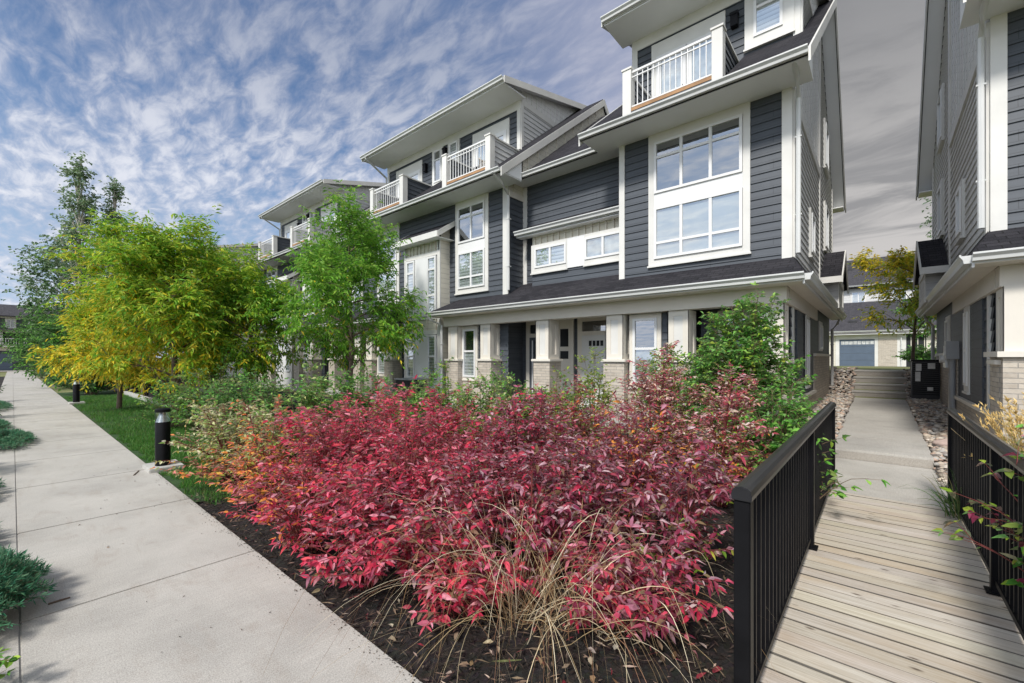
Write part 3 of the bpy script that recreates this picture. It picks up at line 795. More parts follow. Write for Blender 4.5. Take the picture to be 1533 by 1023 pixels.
def bay_window(root, x0, x1):
    """cream board-and-batten bay with paired tall windows and its own canopy"""
    y = 9.2; fb = front(y)
    m = MB(fb); m.batten([(x0, 5.22), (x1, 5.22), (x1, 5.62), (x0, 5.62)], .2, .045, .04)
    b = obj('bay', m, 'cream_batten', root)
    m = MB(fb); m.batten([(x0, 2.58), (x1, 2.58), (x1, 2.95), (x0, 2.95)], .5, .05, .04); obj('bay_band', m, 'cream_batten', b)
    for x, s in ((x0, -1), (x1, 1)):
        m = MB(side(x, s)); m.batten([(y, -.1), (YF, -.1), (YF, 6.2), (y, 5.9)], 5); obj('bay_side', m, 'cream_batten', b)
    m = MB(fb); m.box(x0, x0 + .14, 0, .04, -.1, 5.62); m.box(x1 - .14, x1, 0, .04, -.1, 5.62)
    m.box(x0 + .14, x1 - .14, 0, .035, 2.95, 3.05); m.box(x0 + .14, x1 - .14, 0, .035, 2.44, 2.58); m.box(x0 + .14, x1 - .14, 0, .035, -.1, .92); m.box(x0 + .14, x1 - .14, 0, .035, 5.08, 5.22)
    obj('bay_trim', m, 'white_trim', b)
    c = (x0 + x1) / 2; w = .46
    for a in (x0 + .17, x1 - .17 - w):
        window(root, fb, a, a + w, 3.10, 5.05, 1, (3.75, 4.62), fill='blind', fw=.06)
        window(root, fb, a, a + w, .95, 2.42, 1, (1.7,), fill='blind', fw=.06)
    m = MB(fb)
    for z0, z1 in ((3.06, 5.07), (.93, 2.43)): m.box(x0 + .17 + w + .01, x1 - .17 - w - .01, 0, .05, z0, z1)
    obj('spandrel_panel', m, 'white_vinyl', b)
    m = MB(); m.slab([(x0 - .25, 8.85, 5.72), (x1 + .25, 8.85, 5.72), (x1 + .25, YF, 6.22), (x0 - .25, YF, 6.22)], .06); obj('bay_roof', m, 'dark_shingle', b)
    m = MB(front(8.85)); m.box(x0 - .27, x1 + .27, .001, .035, 5.54, 5.73)
    for x, s in ((x0 - .25, -1), (x1 + .25, 1)):
        m.fr = side(x, s); m.prism([(8.85, 5.73), (YF, 6.23), (YF, 6.05), (8.85, 5.54)], .001, .03)
    obj('bay_fascia', m, 'white_trim', b)
    m = MB(); m.slab([(x0 - .24, 8.87, 5.56), (x1 + .24, 8.87, 5.56), (x1 + .24, YF, 5.56), (x0 - .24, YF, 5.56)], .015); obj('soffit', m, 'soffit', b)

def double_unit(root, o=0.0, porch_right=None):
    """two houses sharing one wide dormer; o shifts the module along the row"""
    XR, XL = -8.36 + o, -16.6 + o
    fr = front(YF)
    m = MB(fr); m.lap([(XL, -.1), (XR, -.1), (XR, 6.77), (XL, 6.77)]); obj('wall', m, 'charcoal_siding', root)
    m = MB(fr); m.box(XL, XL + .16, .0, .04, 3.3, 6.765); obj('corner_board', m, 'white_trim', root)
    m = MB(fr); m.box(XR - .2, XR, .0, .04, 3.3, 6.765); obj('corner_board', m, 'white_trim', root)
    storey_window(root, -10.52 + o, -9.30 + o, 2, .14, .14)
    storey_window(root, -15.2 + o, -13.98 + o, 2, .14, .14)
    bay_window(root, -12.95 + o, -10.98 + o)
    for x, s in ((XR, 1), (XL, -1)):
        fs = side(x, s)
        m = MB(fs); m.lap([(YF, 3.3), (YR, 3.3), (YR, 6.45), (YF, 6.45)]); obj('wall', m, 'charcoal_siding', root)
        m = MB(fs); m.box(YF, YR + .2, 0, .045, 6.45, 6.62); obj('band_board', m, 'cream_trim', root)
        m = MB(fs); m.batten([(YF, 6.62), (YR + .3, 6.62), (YR + .3, roof_z(YR + .3) - .17), (YF, roof_z(YF) - .17)], .5, .09, .035); obj('gable_panel', m, 'cream_batten', root)
        m = MB(side(x + s * .44, s)); m.batten([(9.72, gap_z(9.72) - .1), (YRIDGE, gap_z(YRIDGE) - .1), (16.2, 8.7), (16.2, 9.4), (YRIDGE, ZR - .15), (9.72, roof_z(9.72) - .15)], .5, .08, .03); obj('gable_panel', m, 'cream_batten', root)
        m = MB(fs); m.prism([(YE, 6.79), (YF, 6.79), (YF, roof_z(YF) - .16), (YE, roof_z(YE) - .05)], .0, .5); obj('eave_return', m, 'soffit', root)
    bx = [(-10.62 + o, -8.50 + o), (-14.86 + o, -12.74 + o)]
    main_roof(root, -17.1 + o, -7.85 + o, [(a - .03, b + .03, 8.97, YD + .02) for a, b in bx])
    rake(root, -7.85 + o, [(YE - .02, roof_z(YE)), (YRIDGE + .05, ZR), (18.9, 6.95)], .24, .035, 1)
    rake(root, -17.1 + o, [(YE - .02, roof_z(YE)), (YRIDGE + .05, ZR), (18.9, 6.95)], .24, .035, -1)
    m = MB()
    for a, b in ((XR + .02, -7.87 + o), (-17.08 + o, XL - .02)):
        m.slab([(a, YF, roof_z(YF) - .15), (b, YF, roof_z(YF) - .15), (b, YRIDGE, ZR - .15), (a, YRIDGE, ZR - .15)], .02)
    obj('soffit', m, 'soffit', root)
    dormer(root, -16.3 + o, -8.8 + o)
    balcony(root, *bx[0], side_mat=('charcoal_siding', 'light_siding')); balcony(root, *bx[1])
    glazed_door(root, -10.85 + o, -9.37 + o, 7.25, 9.22, 2)
    glazed_door(root, -15.5 + o, -13.98 + o, 7.25, 9.22, 2)
    sconce(root, -13.62 + o, YD, 9.15)
    fd = front(YD)
    window(root, fd, -13.12 + o, -12.68 + o, 8.42, 9.64, 1, (9.28,), fill='dark', trim=(.1, .1, .12, .05, 'white_trim'))
    window(root, fd, -12.20 + o, -11.76 + o, 8.42, 9.64, 1, (9.28,), fill='blind', trim=(.1, .1, .12, .05, 'white_trim'))
    sconce(root, -12.44 + o, YD, 9.4)
    downpipe(root, [(-16.3 + o, 9.58, 10.08), (-16.3 + o, 9.62, 9.98), (-16.35 + o, 10.64, 9.5), (-16.35 + o, 10.64, 8.5)])
    column(root, -10.66 + o, -10.1 + o); column(root, -9.19 + o, -8.66 + o)
    porch_wall(root, -10.1 + o, -9.19 + o, -10.13 + o + .05, -9.52 + o)

# ---- row A, running away along the footpath
rowA = thing('townhouse_row', (-8, 13, 0), 'long charcoal and white townhouse row with roof balconies and brick porch piers behind red shrubs', 'townhouses', 'charcoal and white townhouse rows')
end_unit(rowA)
gap(rowA, -8.36, -4.78)
double_unit(rowA, 0)
porch(rowA, -11.05, -.95, right_hip=True)
gap(rowA, -19.86, -16.6)
double_unit(rowA, -11.5)
porch(rowA, -22.5, -13.3)
porch(rowA, -29.2, -24.9)
for x in (-28.6, -26.9, -25.6): column(rowA, x, x + .53)
column(rowA, -14.2, -13.67); column(rowA, -15.6, -15.07)
porch_wall(rowA, -15.07, -14.2, -14.95, -14.4)
m = MB(); m.box(-28.05, -1.3, 10.72, YB, -.2, 6.7); obj('core', m, 'charcoal_siding', rowA)
m = MB(); m.box(-28.0, -1.36, 11.7, 17.2, 6.7, 8.1); obj('attic_core', m, 'dark_interior', rowA)
m = MB(side(-28.1, -1)); m.lap([(YF, -.1), (YB, -.1), (YB, 7.2), (YRIDGE, ZR - .2), (YF, roof_z(YF) - .2)]); obj('wall', m, 'light_siding', rowA)
downpipe(rowA, [(-8.1, 8.62, 6.8), (-8.1, 9.0, 6.6), (-8.3, 9.52, 6.45), (-8.3, 9.52, 3.65)])
downpipe(rowA, [(-19.55, 8.62, 6.8), (-19.55, 9.0, 6.6), (-19.8, 9.52, 6.45), (-19.8, 9.52, 3.65)])
downpipe(rowA, [(-10.95, 8.65, 2.98), (-10.95, 8.72, 2.88), (-10.80, 9.08, 2.7), (-10.80, 9.08, .3)])

# ---- row B, farther along
rowB = thing('townhouse_row', (-45, 13, 0), 'farther charcoal and white townhouse row showing its grey side gable beyond the yellow trees', 'townhouses', 'charcoal and white townhouse rows')
double_unit(rowB, -30.1)
m = MB(); m.box(-46.6, -38.5, 10.72, YB, -.2, 6.7); obj('core', m, 'charcoal_siding', rowB)
m = MB(side(-38.46, 1)); m.lap([(YR, -.1), (YB, -.1), (YB, 7.2), (YRIDGE, ZR - .2), (YR, roof_z(YR) - .2)]); obj('wall', m, 'light_siding', rowB)

# ---- the facing end house across the path (mirror of the end unit)
XF[0] = .03
rowC = thing('townhouse_row', (3, 13, 0), 'grey lap-sided townhouse end with brick corner and meter box, right of the path', 'townhouses', 'charcoal and white townhouse rows')
end_unit(rowC)
gap(rowC, -8.36, -4.78)
porch(rowC, -8.9, -.95, right_hip=True, left_hip=False)
m = MB(); m.box(-8.36, -1.3, 10.72, YB, -.2, 6.7); obj('core', m, 'charcoal_siding', rowC)
m = MB(); m.box(-8.3, -1.36, 11.7, 17.2, 6.7, 8.1); obj('attic_core', m, 'dark_interior', rowC)
# brick corner of that house stands forward
m = MB(); m.box(-2.6, -1.28, 8.98, 9.14, -.15, 1.66); m.box(-1.62, -1.28, 9.14, 9.9, -.15, 1.66); obj('brick_base', m, 'tan_brick', rowC)
m = MB(); m.box(-2.6, -1.22, 8.92, 9.14, 1.662, 1.74); m.box(-1.64, -1.22, 9.14, 9.96, 1.663, 1.741); obj('ledge', m, 'cream_trim', rowC)
m = MB(front(9.06)); m.box(-2.6, -1.3, 0, .04, 1.74, 2.66); obj('corner_panel', m, 'cream_trim', rowC)
m = MB(front(9.02)); m.box(-2.4, -1.52, .001, .012, 1.9, 2.56); obj('panel_inset', m, 'white_trim', rowC)
XF[0] = None
# ================================================================== ground, paths
def tinted_boxes(name, boxes, tints, mat, parent=None, jitter=0):
    V, Fc, T = [], [], []
    q = [(0, 3, 2, 1), (4, 5, 6, 7), (0, 1, 5, 4), (1, 2, 6, 5), (2, 3, 7, 6), (3, 0, 4, 7)]
    for (x0, x1, y0, y1, z0, z1), t in zip(boxes, tints):
        n = len(V); e = .005      # worn top face, dirt-darkened edges
        V += [(x0, y0, z0), (x1, y0, z0), (x1, y1, z0), (x0, y1, z0), (x0, y0, z1 - .003), (x1, y0, z1 - .003), (x1, y1, z1 - .003), (x0, y1, z1 - .003)]
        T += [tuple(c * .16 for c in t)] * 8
        Fc += [tuple(i + n for i in f) for f in q if f != (4, 5, 6, 7)]
        k = len(V); V += [(x0 + e, y0 + e, z1), (x1 - e, y0 + e, z1), (x1 - e, y1 - e, z1), (x0 + e, y1 - e, z1)]; T += [t] * 4
        Fc.append((k, k + 1, k + 2, k + 3))
        Fc += [(n + 4, n + 5, k + 1, k), (n + 5, n + 6, k + 2, k + 1), (n + 6, n + 7, k + 3, k + 2), (n + 7, n + 4, k, k + 3)]
    return np_obj(name, V, [4] * len(Fc), [i for f in Fc for i in f], mat, np.array(T), parent)

YS = [(-400, -.06), (8.86, -.06), (8.95, .05), (17.3, .36), (19.6, 1.18), (30, 1.20), (46, .84), (400, .84)]
def gz(y):
    for (a, za), (b, zb) in zip(YS[:-1], YS[1:]):
        if a <= y <= b: return za + (zb - za) * (y - a) / (b - a)
    return 0
m = MB()
for (a, za), (b, zb) in zip(YS[:-1], YS[1:]): m.poly([(-420, a, za), (420, a, za), (420, b, zb), (-420, b, zb)])
tag(obj('ground', m, 'open_ground'), kind='structure')

def bumpy_sheet(name, x0, x1, y0, y1, z, mat, amp=.03, step=.12, edge=None):
    nx, ny = max(2, int((x1 - x0) / step)), max(2, int((y1 - y0) / step))
    X, Y = np.meshgrid(np.linspace(x0, x1, nx), np.linspace(y0, y1, ny))
    Zv = z + amp * (np.sin(X * 3.1 + Y * 1.7) * .4 + np.sin(X * 7.3 - Y * 5.1) * .3 + RNG.normal(0, .35, X.shape))
    if callable(z): pass
    V = np.stack([X, Y, Zv], -1).reshape(-1, 3)
    i = np.arange(nx * ny).reshape(ny, nx)
    Fq = np.stack([i[:-1, :-1], i[:-1, 1:], i[1:, 1:], i[1:, :-1]], -1).reshape(-1, 4)
    o = np_obj(name, V, [4] * len(Fq), Fq.ravel(), mat, smooth=True)
    return o
tag(bumpy_sheet('mulch_bed', -7.4, -.53, 1.33, 9.0, -.035, 'mulch', .022, .09), kind='structure')
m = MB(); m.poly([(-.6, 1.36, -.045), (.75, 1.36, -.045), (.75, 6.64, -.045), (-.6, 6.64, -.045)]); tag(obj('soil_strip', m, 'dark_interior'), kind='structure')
tag(bumpy_sheet('mulch_bed', .70, 6.0, 1.33, 9.0, -.035, 'mulch', .022, .11), kind='structure')
tag(bumpy_sheet('mulch_bed', -40, -7.4, 3.1, 9.5, -.035, 'mulch', .022, .25), kind='structure')
tag(bumpy_sheet('soil_strip', -60, 4, -6, .03, -.05, 'mulch', .012, .2), kind='structure')
tag(bumpy_sheet('lawn', -30, -6.0, 1.33, 3.3, -.022, 'turf', .012, .12), kind='structure')

# sidewalk slabs
js = [4.5, -1.0, -4.06, -6.14] + [-6.14 - 2.1 * i for i in range(1, 37)]
m = MB()
for a, b in zip(js[1:], js[:-1]):
    m.box(a + .005, b - .005, .03, 1.36, -.12, 0)
sw = obj('sidewalk', m, 'concrete', None, bevel=.006); tag(sw, kind='structure')
m = MB(); m.box(-82, 4.5, -.42, .0285, -.13, -.001); tag(obj('pavement_margin', m, 'concrete', None, bevel=.006), kind='structure')
m = MB(); m.box(-82, 4.5, .05, 1.34, -.13, -.012); tag(obj('sidewalk_bed', m, 'mulch'), kind='structure')

# footpath to the steps
m = MB(); m.box(-.60, .66, 6.64, 8.87, -.2, .0); tag(obj('path', m, 'concrete', None, bevel=.006), kind='structure')
m = MB()
def zp(y): return .16 + (.40 - .16) * (y - 8.88) / (17.45 - 8.88)
for a, b in ((8.88, 10.1), (10.11, 13.4), (13.41, 17.45)):
    m.fr = side(0, 1); m.prism([(a, -.1), (b, -.1), (b, zp(b)), (a, zp(a))], -.60, .62)
tag(obj('path', m, 'concrete', None, bevel=.008), kind='structure')
m = MB(); m.box(-.598, .618, 8.874, 8.879, .0, .125); tag(obj('path_riser_shade_dirt', m, 'step_concrete'), kind='structure')  # thin darker riser face: shade and dirt put into its colour
st = thing('concrete_steps', (0.01, 17.45, .3), 'four grey concrete garden steps climbing at the end of the path between the houses', 'steps')
for i in range(4):
    y0 = 17.46 + .56 * i; z1 = .40 + .205 * (i + 1)
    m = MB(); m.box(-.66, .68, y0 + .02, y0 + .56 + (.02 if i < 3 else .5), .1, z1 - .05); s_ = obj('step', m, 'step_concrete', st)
    m = MB(); m.box(-.665, .685, y0, y0 + .56 + (.0 if i < 3 else .5), z1 - .049, z1); obj('tread', m, 'concrete', s_, bevel=.008)

# boardwalk deck
dk = thing('footbridge', (.1, 4, 0), 'weathered grey-tan plank footbridge with boards laid crosswise between the black railings', 'footbridge')
boxes, tints = [], []
y = 1.46
while y < 6.58:
    w = .146
    t = RNG.uniform(.84, 1.0); c = (t, t * RNG.uniform(.96, 1.0), t * RNG.uniform(.90, 1.0))
    boxes.append((-.52 + RNG.uniform(-.006, .006), .68 + RNG.uniform(-.006, .006), y, y + w - .013, -.04, RNG.uniform(-.004, .004))); tints.append(c)
    y += w
tinted_boxes('deck', boxes, tints, 'deck_planks', dk)
m = MB()
for x in (-.48, .1, .6): m.box(x, x + .05, 1.5, 6.6, -.19, -.042)
obj('joist', m, 'brown_twig', dk)

def railing(x, ys, label, sgn):
    t = thing('metal_railing', (x, sum(ys) / len(ys), 0), label, 'railing', 'black railings of the footbridge')
    for y in ys:
        m = MB(); m.box(x - .034, x + .034, y - .034, y + .034, .0, 1.018); p = obj('post', m, 'black_metal', t, bevel=.005)
        m = MB(); m.box(x - .06, x + .06, y - .055, y + .055, .004, .014); obj('base_plate', m, 'black_metal', p)
    pr = [(-.040, 1.02), (.040, 1.02), (.042, 1.045), (.036, 1.066), (.022, 1.078), (0, 1.083), (-.022, 1.078), (-.036, 1.066), (-.042, 1.045)]
    m = MB(Fr((x, 0, 0), (0, 1, 0), (1, 0, 0))); m.profile(pr, ys[0] - .045, ys[-1] + .045); obj('top_rail', m, 'rail_paint', t, bevel=.003)
    for a, b in zip(ys[:-1], ys[1:]):
        m = MB(); m.box(x - .016, x + .016, a + .035, b - .035, .07, .105); obj('bottom_rail', m, 'black_metal', t)
        n = round((b - a) / .108)
        for i in range(1, n):
            y = a + (b - a) * i / n
            m = MB(); m.box(x - .009, x + .009, y - .009, y + .009, .105, 1.02); obj('baluster', m, 'black_metal', t)
    return t
railing(-.46, (2.13, 4.52, 6.86), 'black metal railing with rounded top rail beside the red shrubs, left edge of the footbridge', 1)
railing(.63, (2.13, 4.49, 6.95), 'black metal railing with leaves poking through, beside the tan feather grass', -1)

# ------------------------------------------------------------------ bollard lights
def bollard(loc):
    t = thing('bollard_light', loc, None, 'bollard light', 'black bollard lights along the pavement')
    x, y, z = loc
    m = MB(); m.box(x - .30, x + .22, y - .19, y + .22, -.12, .055); obj('concrete_pad', m, 'kerb_concrete', t, bevel=.01)
    m = MB(); m.lathe((x, y, 0), [(.092, .056), (.092, .69), (.088, .70)], 28); obj('body', m, 'black_metal', t, smooth='auto')
    m = MB(); m.lathe((x, y, 0), [(.088, .70), (.080, .72), (.05, .80), (.035, .835)], 24); obj('reflector', m, 'lamp_reflector', t, smooth='auto')
    m = MB(); m.lathe((x, y, 0), [(.0905, .70), (.0905, .845)], 24); obj('lens', m, 'window_glass', t, smooth='auto')
    m = MB(); m.lathe((x, y, 0), [(.095, .845), (.095, .885), (.07, .90), (.0, .903)], 28); obj('cap', m, 'black_metal', t, smooth='auto')
    return t
def copy_tree(o, loc):
    c = o.copy(); COL.objects.link(c); c.location = loc; ORIG[c.name] = Vector(loc)
    for ch in o.children:
        d = ch.copy(); COL.objects.link(d); d.parent = c
        for g in ch.children:
            e = g.copy(); COL.objects.link(e); e.parent = d
    return c
p = at(241, 6.37); b1 = bollard((p.x, 1.46, 0)); b1['label'] = 'near black bollard light on a concrete pad beside the lawn and cream-green shrub'
p = at(111, 15.4); b2 = copy_tree(b1, (p.x, 1.50, 0)); b2['label'] = 'black bollard light at the far tip of the lawn, in front of the fence'
p = at(71.5, 25.5); b3 = copy_tree(b1, (p.x, 1.50, 0)); b3['label'] = 'smallest black bollard light, beside the dark shrubs before the far grey house'

# fence and low kerb behind the lawn
fn = thing('metal_fence', (-30, 3.9, 0), 'low black metal picket fence in the shade under the yellow tree', 'fence')
m = MB()
for z in (.12, 1.02): m.box(-45, -17.5, 3.88, 3.92, z, z + .04)
obj('rail', m, 'black_metal', fn)
x = -17.5
k = 0
while x > -45:
    if k % 14 == 0:
        m = MB(); m.box(x - .03, x + .03, 3.87, 3.93, -.05, 1.1); obj('post', m, 'black_metal', fn)
    x -= .17; k += 1
m = MB(); x = -17.6
while x > -44.9:
    m.box(x - .011, x + .011, 3.889, 3.911, .16, 1.02); x -= .17
o = obj('picket', m, 'black_metal', fn); o['kind'] = 'stuff'
m = MB(); m.box(-26, -12.0, 3.28, 3.42, -.1, .14); m.box(-25, -17, 4.6, 4.8, -.1, .42)
tag(obj('garden_kerb', m, 'kerb_concrete', None, bevel=.01), kind='structure')

# ------------------------------------------------------------------ small things by the houses
ac = thing('air_conditioner', (1.02, 17.2, .4), 'tall black air conditioner with white stickers on stones beside the steps', 'air conditioner')
m = MB(); m.box(.72, 1.30, 16.9, 17.5, .44, 1.55); obj('cabinet', m, 'dark_plastic', ac, bevel=.02)
m = MB(); m.box(.70, 1.32, 16.88, 17.52, 1.55, 1.60); obj('top_cover', m, 'black_metal', ac, bevel=.01)
m = MB()
for i in range(16): m.box(.74, 1.28, 16.888, 16.899, .60 + i * .058, .625 + i * .058)
obj('grille', m, 'black_metal', ac)
for a, b, c, d in ((.80, .92, 1.28, 1.48), (1.05, 1.2, 1.34, 1.5), (.79, .9, .98, 1.25), (1.04, 1.16, .72, .82)):
    m = MB(); m.box(a, b, 16.878, 16.887, c, d); obj('sticker', m, 'sticker', ac)
m = MB(); m.box(.64, 1.36, 16.8, 17.6, .30, .44); obj('pad', m, 'kerb_concrete', ac)
ac2 = thing('air_conditioner', (-11.6, 8.9, 0), 'low dark air conditioner under the white bay window behind green shrubs', 'air conditioner')
m = MB(); m.box(-12.3, -11.55, 8.35, 9.05, .05, .92); obj('cabinet', m, 'dark_plastic', ac2, bevel=.02)
m = MB(); m.box(-12.33, -11.52, 8.32, 9.08, .92, .97); obj('top_cover', m, 'grey_metal', ac2, bevel=.01)
mt = thing('utility_meter', (1.3, 13.7, .5), 'grey electric meter cabinet with pipes on the wall of the grey house', 'utility meter')
m = MB(); m.box(1.13, 1.36, 13.45, 13.9, 1.62, 2.02); obj('cabinet', m, 'grey_metal', mt, bevel=.012)
m = MB(); m.box(1.10, 1.128, 13.5, 13.62, 1.72, 1.92); obj('sticker', m, 'sticker', mt)
m = MB(); m.tube([(1.24, 13.6, 1.62), (1.24, 13.6, .1)], .055, 10); obj('conduit', m, 'grey_metal', mt, smooth='auto')
m = MB(); m.tube([(1.28, 14.1, 1.5), (1.28, 14.1, .1)], .03, 10); m.tube([(1.26, 14.35, 1.3), (1.26, 14.35, .1)], .025, 10); obj('conduit', m, 'galvanised', mt, smooth='auto')
m = MB(); m.box(1.16, 1.36, 14.0, 14.42, 1.42, 1.80); obj('meter_box', m, 'galvanised', mt, bevel=.012)
m = MB(); m.tube([(1.165, 14.2, 1.62), (1.08, 14.2, 1.62)], .085, 16); obj('meter_dial', m, 'sticker', mt, smooth='auto')
ch = thing('patio_chair', (-9.3, 9.75, 7.24), 'pale wicker tub chair on the roof balcony', 'chair')
m = MB(); m.lathe((-9.3, 9.75, 7.26), [(.24, 0), (.27, .2), (.32, .40), (.30, .42), (.05, .41)], 16); obj('seat', m, 'wicker', ch, smooth='auto')
m = MB()
pts = [(-9.3 + .33 * math.cos(a), 9.75 + .33 * math.sin(a), 0) for a in np.linspace(-.5, math.pi + .5, 14)]
for (a, b, _), (c, d, _) in zip(pts[:-1], pts[1:]): m._add([Vector((a, b, 7.66)), Vector((c, d, 7.66)), Vector((c * 1.0, d, 7.95)), Vector((a, b, 7.95))], [(0, 1, 2, 3)])
m.tube([(a, b, 7.95) for a, b, _ in pts], .025, 8); obj('backrest', m, 'wicker', ch)

# ------------------------------------------------------------------ houses far off
def far_window(root, fr, u0, u1, z0, z1, cols=2):
    window(root, fr, u0, u1, z0, z1, cols, (), fill='curtain', trim=(.12, .12, .1, .12, 'white_trim'), fw=.07)
gh = thing('garage_house', (0, 50, .8), 'house with a low dark roof and blue-grey garage door beyond the steps', 'house')
fr = front(48)
m = MB(fr); m.batten([(-9, .8), (6, .8), (6, 3.8), (-9, 3.8)], .4); obj('wall', m, 'cream_batten', gh)
m = MB(fr); m.box(-.05, 1.15, .0, .08, .8, 3.2); obj('brick_pier', m, 'tan_brick', gh)
m = MB(fr); m.box(-2.95, -2.68, 0, .06, .8, 3.65); m.box(-.28, -.06, 0, .06, .8, 3.65); m.box(-2.68, -.28, 0, .06, 3.28, 3.65); m.box(1.15, 1.7, 0, .07, .8, 3.7); obj('door_trim', m, 'white_trim', gh)
m = MB(fr)
for i in range(4): m.box(-2.68, -.28, .01, .045, .86 + i * .6, .86 + i * .6 + .585)
gd = obj('garage_door', m, 'garage_paint', gh)
m = MB(fr)
for i in range(8):
    if i in (3, 4) and False: continue
    a = -2.58 + i * .285; m.box(a + .02, a + .265, .044, .055, 2.82, 3.12)
obj('door_lite', m, 'curtain', gd)
m = MB(fr); m.box(1.7, 2.9, .0, .02, .8, 3.6); obj('doorway', m, 'dark_interior', gh)
m = MB(); m.slab([(-9.4, 47.4, 3.95), (6.4, 47.4, 3.95), (6.4, 53, 7.0), (-9.4, 53, 7.0)], .15); m.slab([(-9.4, 53, 7.0), (6.4, 53, 7.0), (6.4, 56, 6.0), (-9.4, 56, 6.0)], .15); rf = obj('roof', m, 'grey_shingle', gh)
m = MB(); m.box(-2.1, -1.5, 48.9, 49.3, 4.75, 5.0); obj('roof_vent', m, 'dark_plastic', rf)
gutter(gh, -9.4, 6.4, 47.4, 3.98)
m = MB(); m.box(-9.3, 6.3, 47.42, 48, 3.66, 3.7); obj('soffit', m, 'soffit', gh)
downpipe(gh, [(.95, 47.35, 3.8), (1.4, 47.8, 3.4), (1.4, 47.85, .9)])
th = thing('tall_house', (0, 62, .8), 'taller pale house with a grey roof rising behind the garage roof', 'house')
f2 = front(58)
m = MB(f2); m.lap([(-14, .8), (14, .8), (14, 9.0), (-14, 9.0)], .25); obj('wall', m, 'light_siding', th)
for a in (-5.2, -2.2, 1.0, 3.4): far_window(th, f2, a, a + 1.1, 7.2, 8.6)
m = MB(f2)
for a in (-3.6, .2, 2.8): m.box(a, a + .25, 0, .06, 4, 8.98)
obj('corner_board', m, 'white_trim', th)
m = MB(); m.slab([(-14.5, 57.3, 9.2), (14.5, 57.3, 9.2), (12, 63, 12.9), (-12, 63, 12.9)], .2); m.slab([(-12, 63, 12.9), (12, 63, 12.9), (14.5, 69, 9.2), (-14.5, 69, 9.2)], .2); rf = obj('roof', m, 'grey_shingle', th)
gutter(th, -14.5, 14.5, 57.3, 9.2)
for x in (-2.6, .9, 2.5):
    m = MB(); m.box(x, x + .4, 60.5, 60.9, 11.2, 11.75); obj('roof_vent', m, 'dark_plastic', rf)
m = MB(); m.box(-13.9, 13.9, 58.05, 68, .8, 9); obj('core', m, 'light_siding', th)

fh = thing('far_house', (-90, 2, 0), 'grey three-storey house with white balcony rail closing the end of the pavement', 'house')
ff = side(-85, 1)
m = MB(ff); m.lap([(-14, 3.2), (14, 3.2), (14, 7.0), (-14, 7.0)], .25); obj('wall', m, 'grey_siding' if 'grey_siding' in M else 'charcoal_siding', fh)
m = MB(ff); m.batten([(-14, 2.55), (14, 2.55), (14, 3.2), (-14, 3.2)], .3, .08); obj('band_panel', m, 'cream_batten', fh)
m = MB(ff); m.box(-14, 14, 0, .1, -.1, 2.5); obj('garage_wall', m, 'charcoal_siding', fh)
for a in (-6.5, -2.5, 1.5, 5.5):
    m = MB(ff)
    for i in range(4): m.box(a, a + 2.5, .11, .15, .0 + i * .55, .53 + i * .55)
    obj('garage_door', m, 'garage_paint', fh)
    far_window(fh, ff, a - .1, a + 1.0, 5.5, 6.6); far_window(fh, ff, a + 2.0, a + 2.7, 5.5, 6.6)
    m = MB(ff); m.box(a - .3, a + 1.4, .02, .05, 3.4, 4.9); m.box(a + 1.7, a + 3.2, .02, .05, 3.4, 4.9); obj('loggia', m, 'dark_interior', fh)
    m = MB(ff); m.box(a + 1.4, a + 1.7, .02, .2, 3.2, 5.0); obj('post', m, 'white_trim', fh)
m = MB(ff); m.box(-14, 14, .8, .88, 4.05, 4.15); m.box(-14, 14, .8, .88, 3.25, 3.33)
u = -14
while u < 14: m.box(u, u + .05, .82, .86, 3.33, 4.05); u += .22
obj('railing', m, 'white_vinyl', fh)
m = MB(ff); m.box(-14, 14, .0, .9, 3.05, 3.2); obj('balcony_floor', m, 'white_trim', fh)
m = MB(ff); m.box(-14, 14, 0, .12, 4.9, 5.15); m.box(-14, 14, 0, .1, 6.75, 7.0); obj('trim', m, 'white_trim', fh)
m = MB(); m.slab([(-84.2, -15, 7.05), (-90, -15, 8.9), (-90, 15, 8.9), (-84.2, 15, 7.05)], .15); m.slab([(-84.0, -15, 5.2), (-85, -15, 5.45), (-85, 15, 5.45), (-84.0, 15, 5.2)], .1); m.slab([(-90, -15, 8.9), (-96, -15, 7.05), (-96, 15, 7.05), (-90, 15, 8.9)], .15); obj('roof', m, 'grey_shingle', fh)
m = MB(); m.box(-95, -85.2, -13.9, 13.9, -.1, 7.0); obj('core', m, 'charcoal_siding', fh)
tag(obj('lane', MB()._add([Vector((-84.5, -40, .02)), Vector((-79, -40, .02)), Vector((-79, 40, .02)), Vector((-84.5, 40, .02))], [(0, 1, 2, 3)]), 'concrete'), kind='structure')
